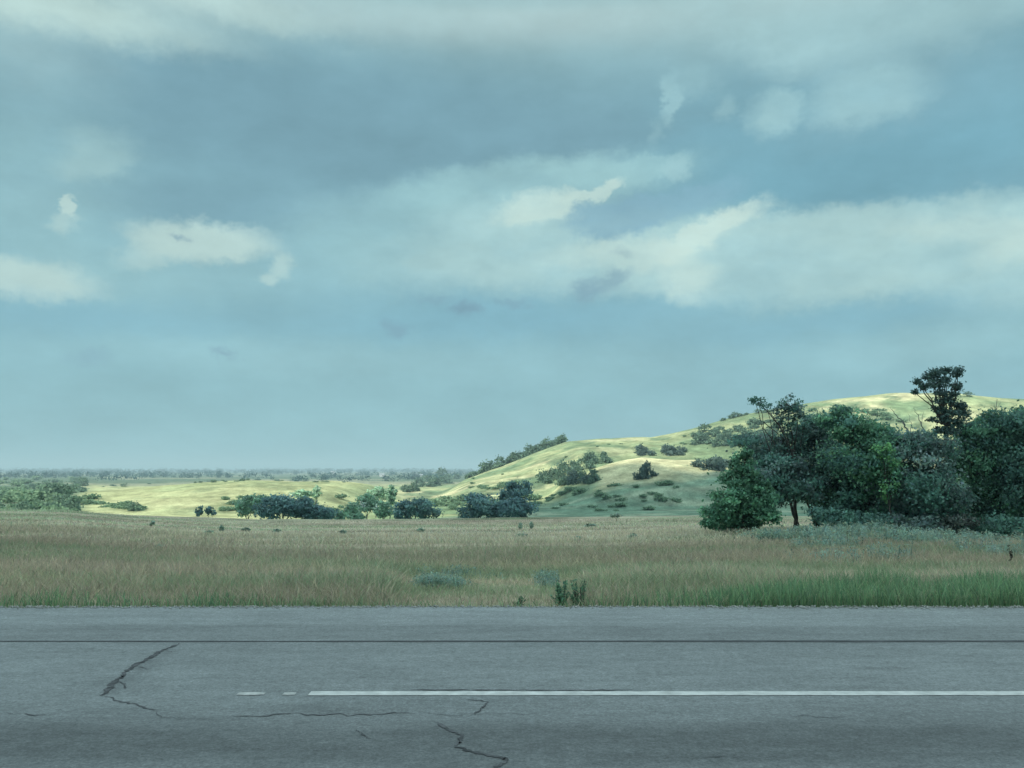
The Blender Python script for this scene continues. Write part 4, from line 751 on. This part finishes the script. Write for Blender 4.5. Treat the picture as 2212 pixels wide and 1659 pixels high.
# ------------------------------------------------------------------ the cloud whose shadow lies over the road and field
def build_cloud(g, label, Hc=620.0):
    off = np.array([L.x, L.y]) / L.z * Hc
    P = []
    for a, b in zip(g, g[1:] + g[:1]):
        k = max(2, int(math.dist(a, b) / 12))
        for t in np.linspace(0, 1, k, endpoint=False): P.append((a[0] * (1 - t) + b[0] * t, a[1] * (1 - t) + b[1] * t))
    P = np.array(P); P += (np.stack([fbm(P[:, 0] / 25, P[:, 1] / 25, 500, 4), fbm(P[:, 0] / 25, P[:, 1] / 25, 510, 4)], 1) - .5) * 22
    c = P.mean(0); n = len(P); fr = np.array([0, .2, .4, .6, .75, .87, .95, 1.0]); V = []; rings = []
    for side in (1, -1):
        for f in fr[1:] if side == 1 else fr[1:-1]:
            q = c + (P - c) * f; th = math.sqrt(max(1 - f ** 2, 0)); lum = fbm(q[:, 0] / 90, q[:, 1] / 90, 520, 4)
            z = Hc + (130 * th * (.6 + .9 * lum) if side == 1 else -35 * th * (.7 + .6 * lum)); rings.append((side, f, len(V))); V += [(q[i, 0] + off[0], q[i, 1] + off[1], (z if np.ndim(z) == 0 else z[i])) for i in range(n)]
    top0 = len(V); V += [(c[0] + off[0], c[1] + off[1], Hc + 150), (c[0] + off[0], c[1] + off[1], Hc - 38)]; Fc = []
    T_ = [r[2] for r in rings if r[0] == 1]; B_ = [r[2] for r in rings if r[0] == -1] + [T_[-1]]
    for S in (T_, B_):
        for a, b in zip(S[:-1], S[1:]): Fc += [(a + i, a + (i + 1) % n, b + (i + 1) % n, b + i) for i in range(n)]
    Fc += [(top0, T_[0] + i, T_[0] + (i + 1) % n) for i in range(n)] + [(top0 + 1, B_[0] + (i + 1) % n, B_[0] + i) for i in range(n)]
    me = bpy.data.meshes.new('cloud'); me.from_pydata(V, [], Fc); me.update()
    for p in me.polygons: p.use_smooth = True
    m, nt, out = mat('cloud'); d = N(nt, 'ShaderNodeBsdfDiffuse'); d.inputs[0].default_value = (.9, .9, .9, 1); t = N(nt, 'ShaderNodeBsdfTranslucent'); t.inputs[0].default_value = (.8, .82, .84, 1); mx = N(nt, 'ShaderNodeMixShader'); mx.inputs[0].default_value = .7
    nt.links.new(d.outputs[0], mx.inputs[1]); nt.links.new(t.outputs[0], mx.inputs[2]); nt.links.new(mx.outputs[0], out.inputs['Surface']); me.materials.append(m)
    tag(obj('cloud', me), label, 'cloud', kind='structure')
edge = [(-1500, 185), (0, 190), (500, 195), (800, 215), (940, 245), (1060, 300), (1140, 366), (1240, 346), (1300, 326), (1400, 316), (1500, 332), (1560, 350), (1700, 378), (1950, 400), (2400, 430)]
build_cloud([(-900, 185)] + [(pxw(p, Y), Y) for p, Y in edge] + [(700, 430), (760, 100), (650, -350), (0, -480), (-700, -380)], 'low broad cloud shading the road and the field')

# ------------------------------------------------------------------ haze
def build_haze():
    x0, x1, y0, y1, z0, z1 = -7000, 7000, -420, 11500, -40, 90
    V = [(x, y, z) for z in (z0, z1) for x, y in ((x0, y0), (x1, y0), (x1, y1), (x0, y1))]
    me = bpy.data.meshes.new('haze'); me.from_pydata(V, [], [(3, 2, 1, 0), (4, 5, 6, 7), (0, 1, 5, 4), (1, 2, 6, 5), (2, 3, 7, 6), (3, 0, 4, 7)])
    m, nt, out = mat('haze'); v = N(nt, 'ShaderNodeVolumePrincipled'); v.inputs['Color'].default_value = (.60, .80, .87, 1); v.inputs['Density'].default_value = 0.00026; v.inputs['Anisotropy'].default_value = 0.0
    nt.links.new(v.outputs[0], out.inputs['Volume']); me.materials.append(m); tag(obj('haze', me), 'thin blue haze over the land', 'haze', kind='stuff')
build_haze()

# ------------------------------------------------------------------ render settings
sc.render.engine = 'CYCLES'; c = sc.cycles
c.max_bounces = 6; c.diffuse_bounces = 3; c.glossy_bounces = 2; c.transmission_bounces = 3; c.volume_bounces = 0; c.transparent_max_bounces = 6
c.use_denoising = True; c.use_light_tree = False; c.sample_clamp_indirect = 6
vs = sc.view_settings; vs.view_transform = 'Standard'; vs.look = 'None'; vs.exposure = 0.0; vs.gamma = 1.0
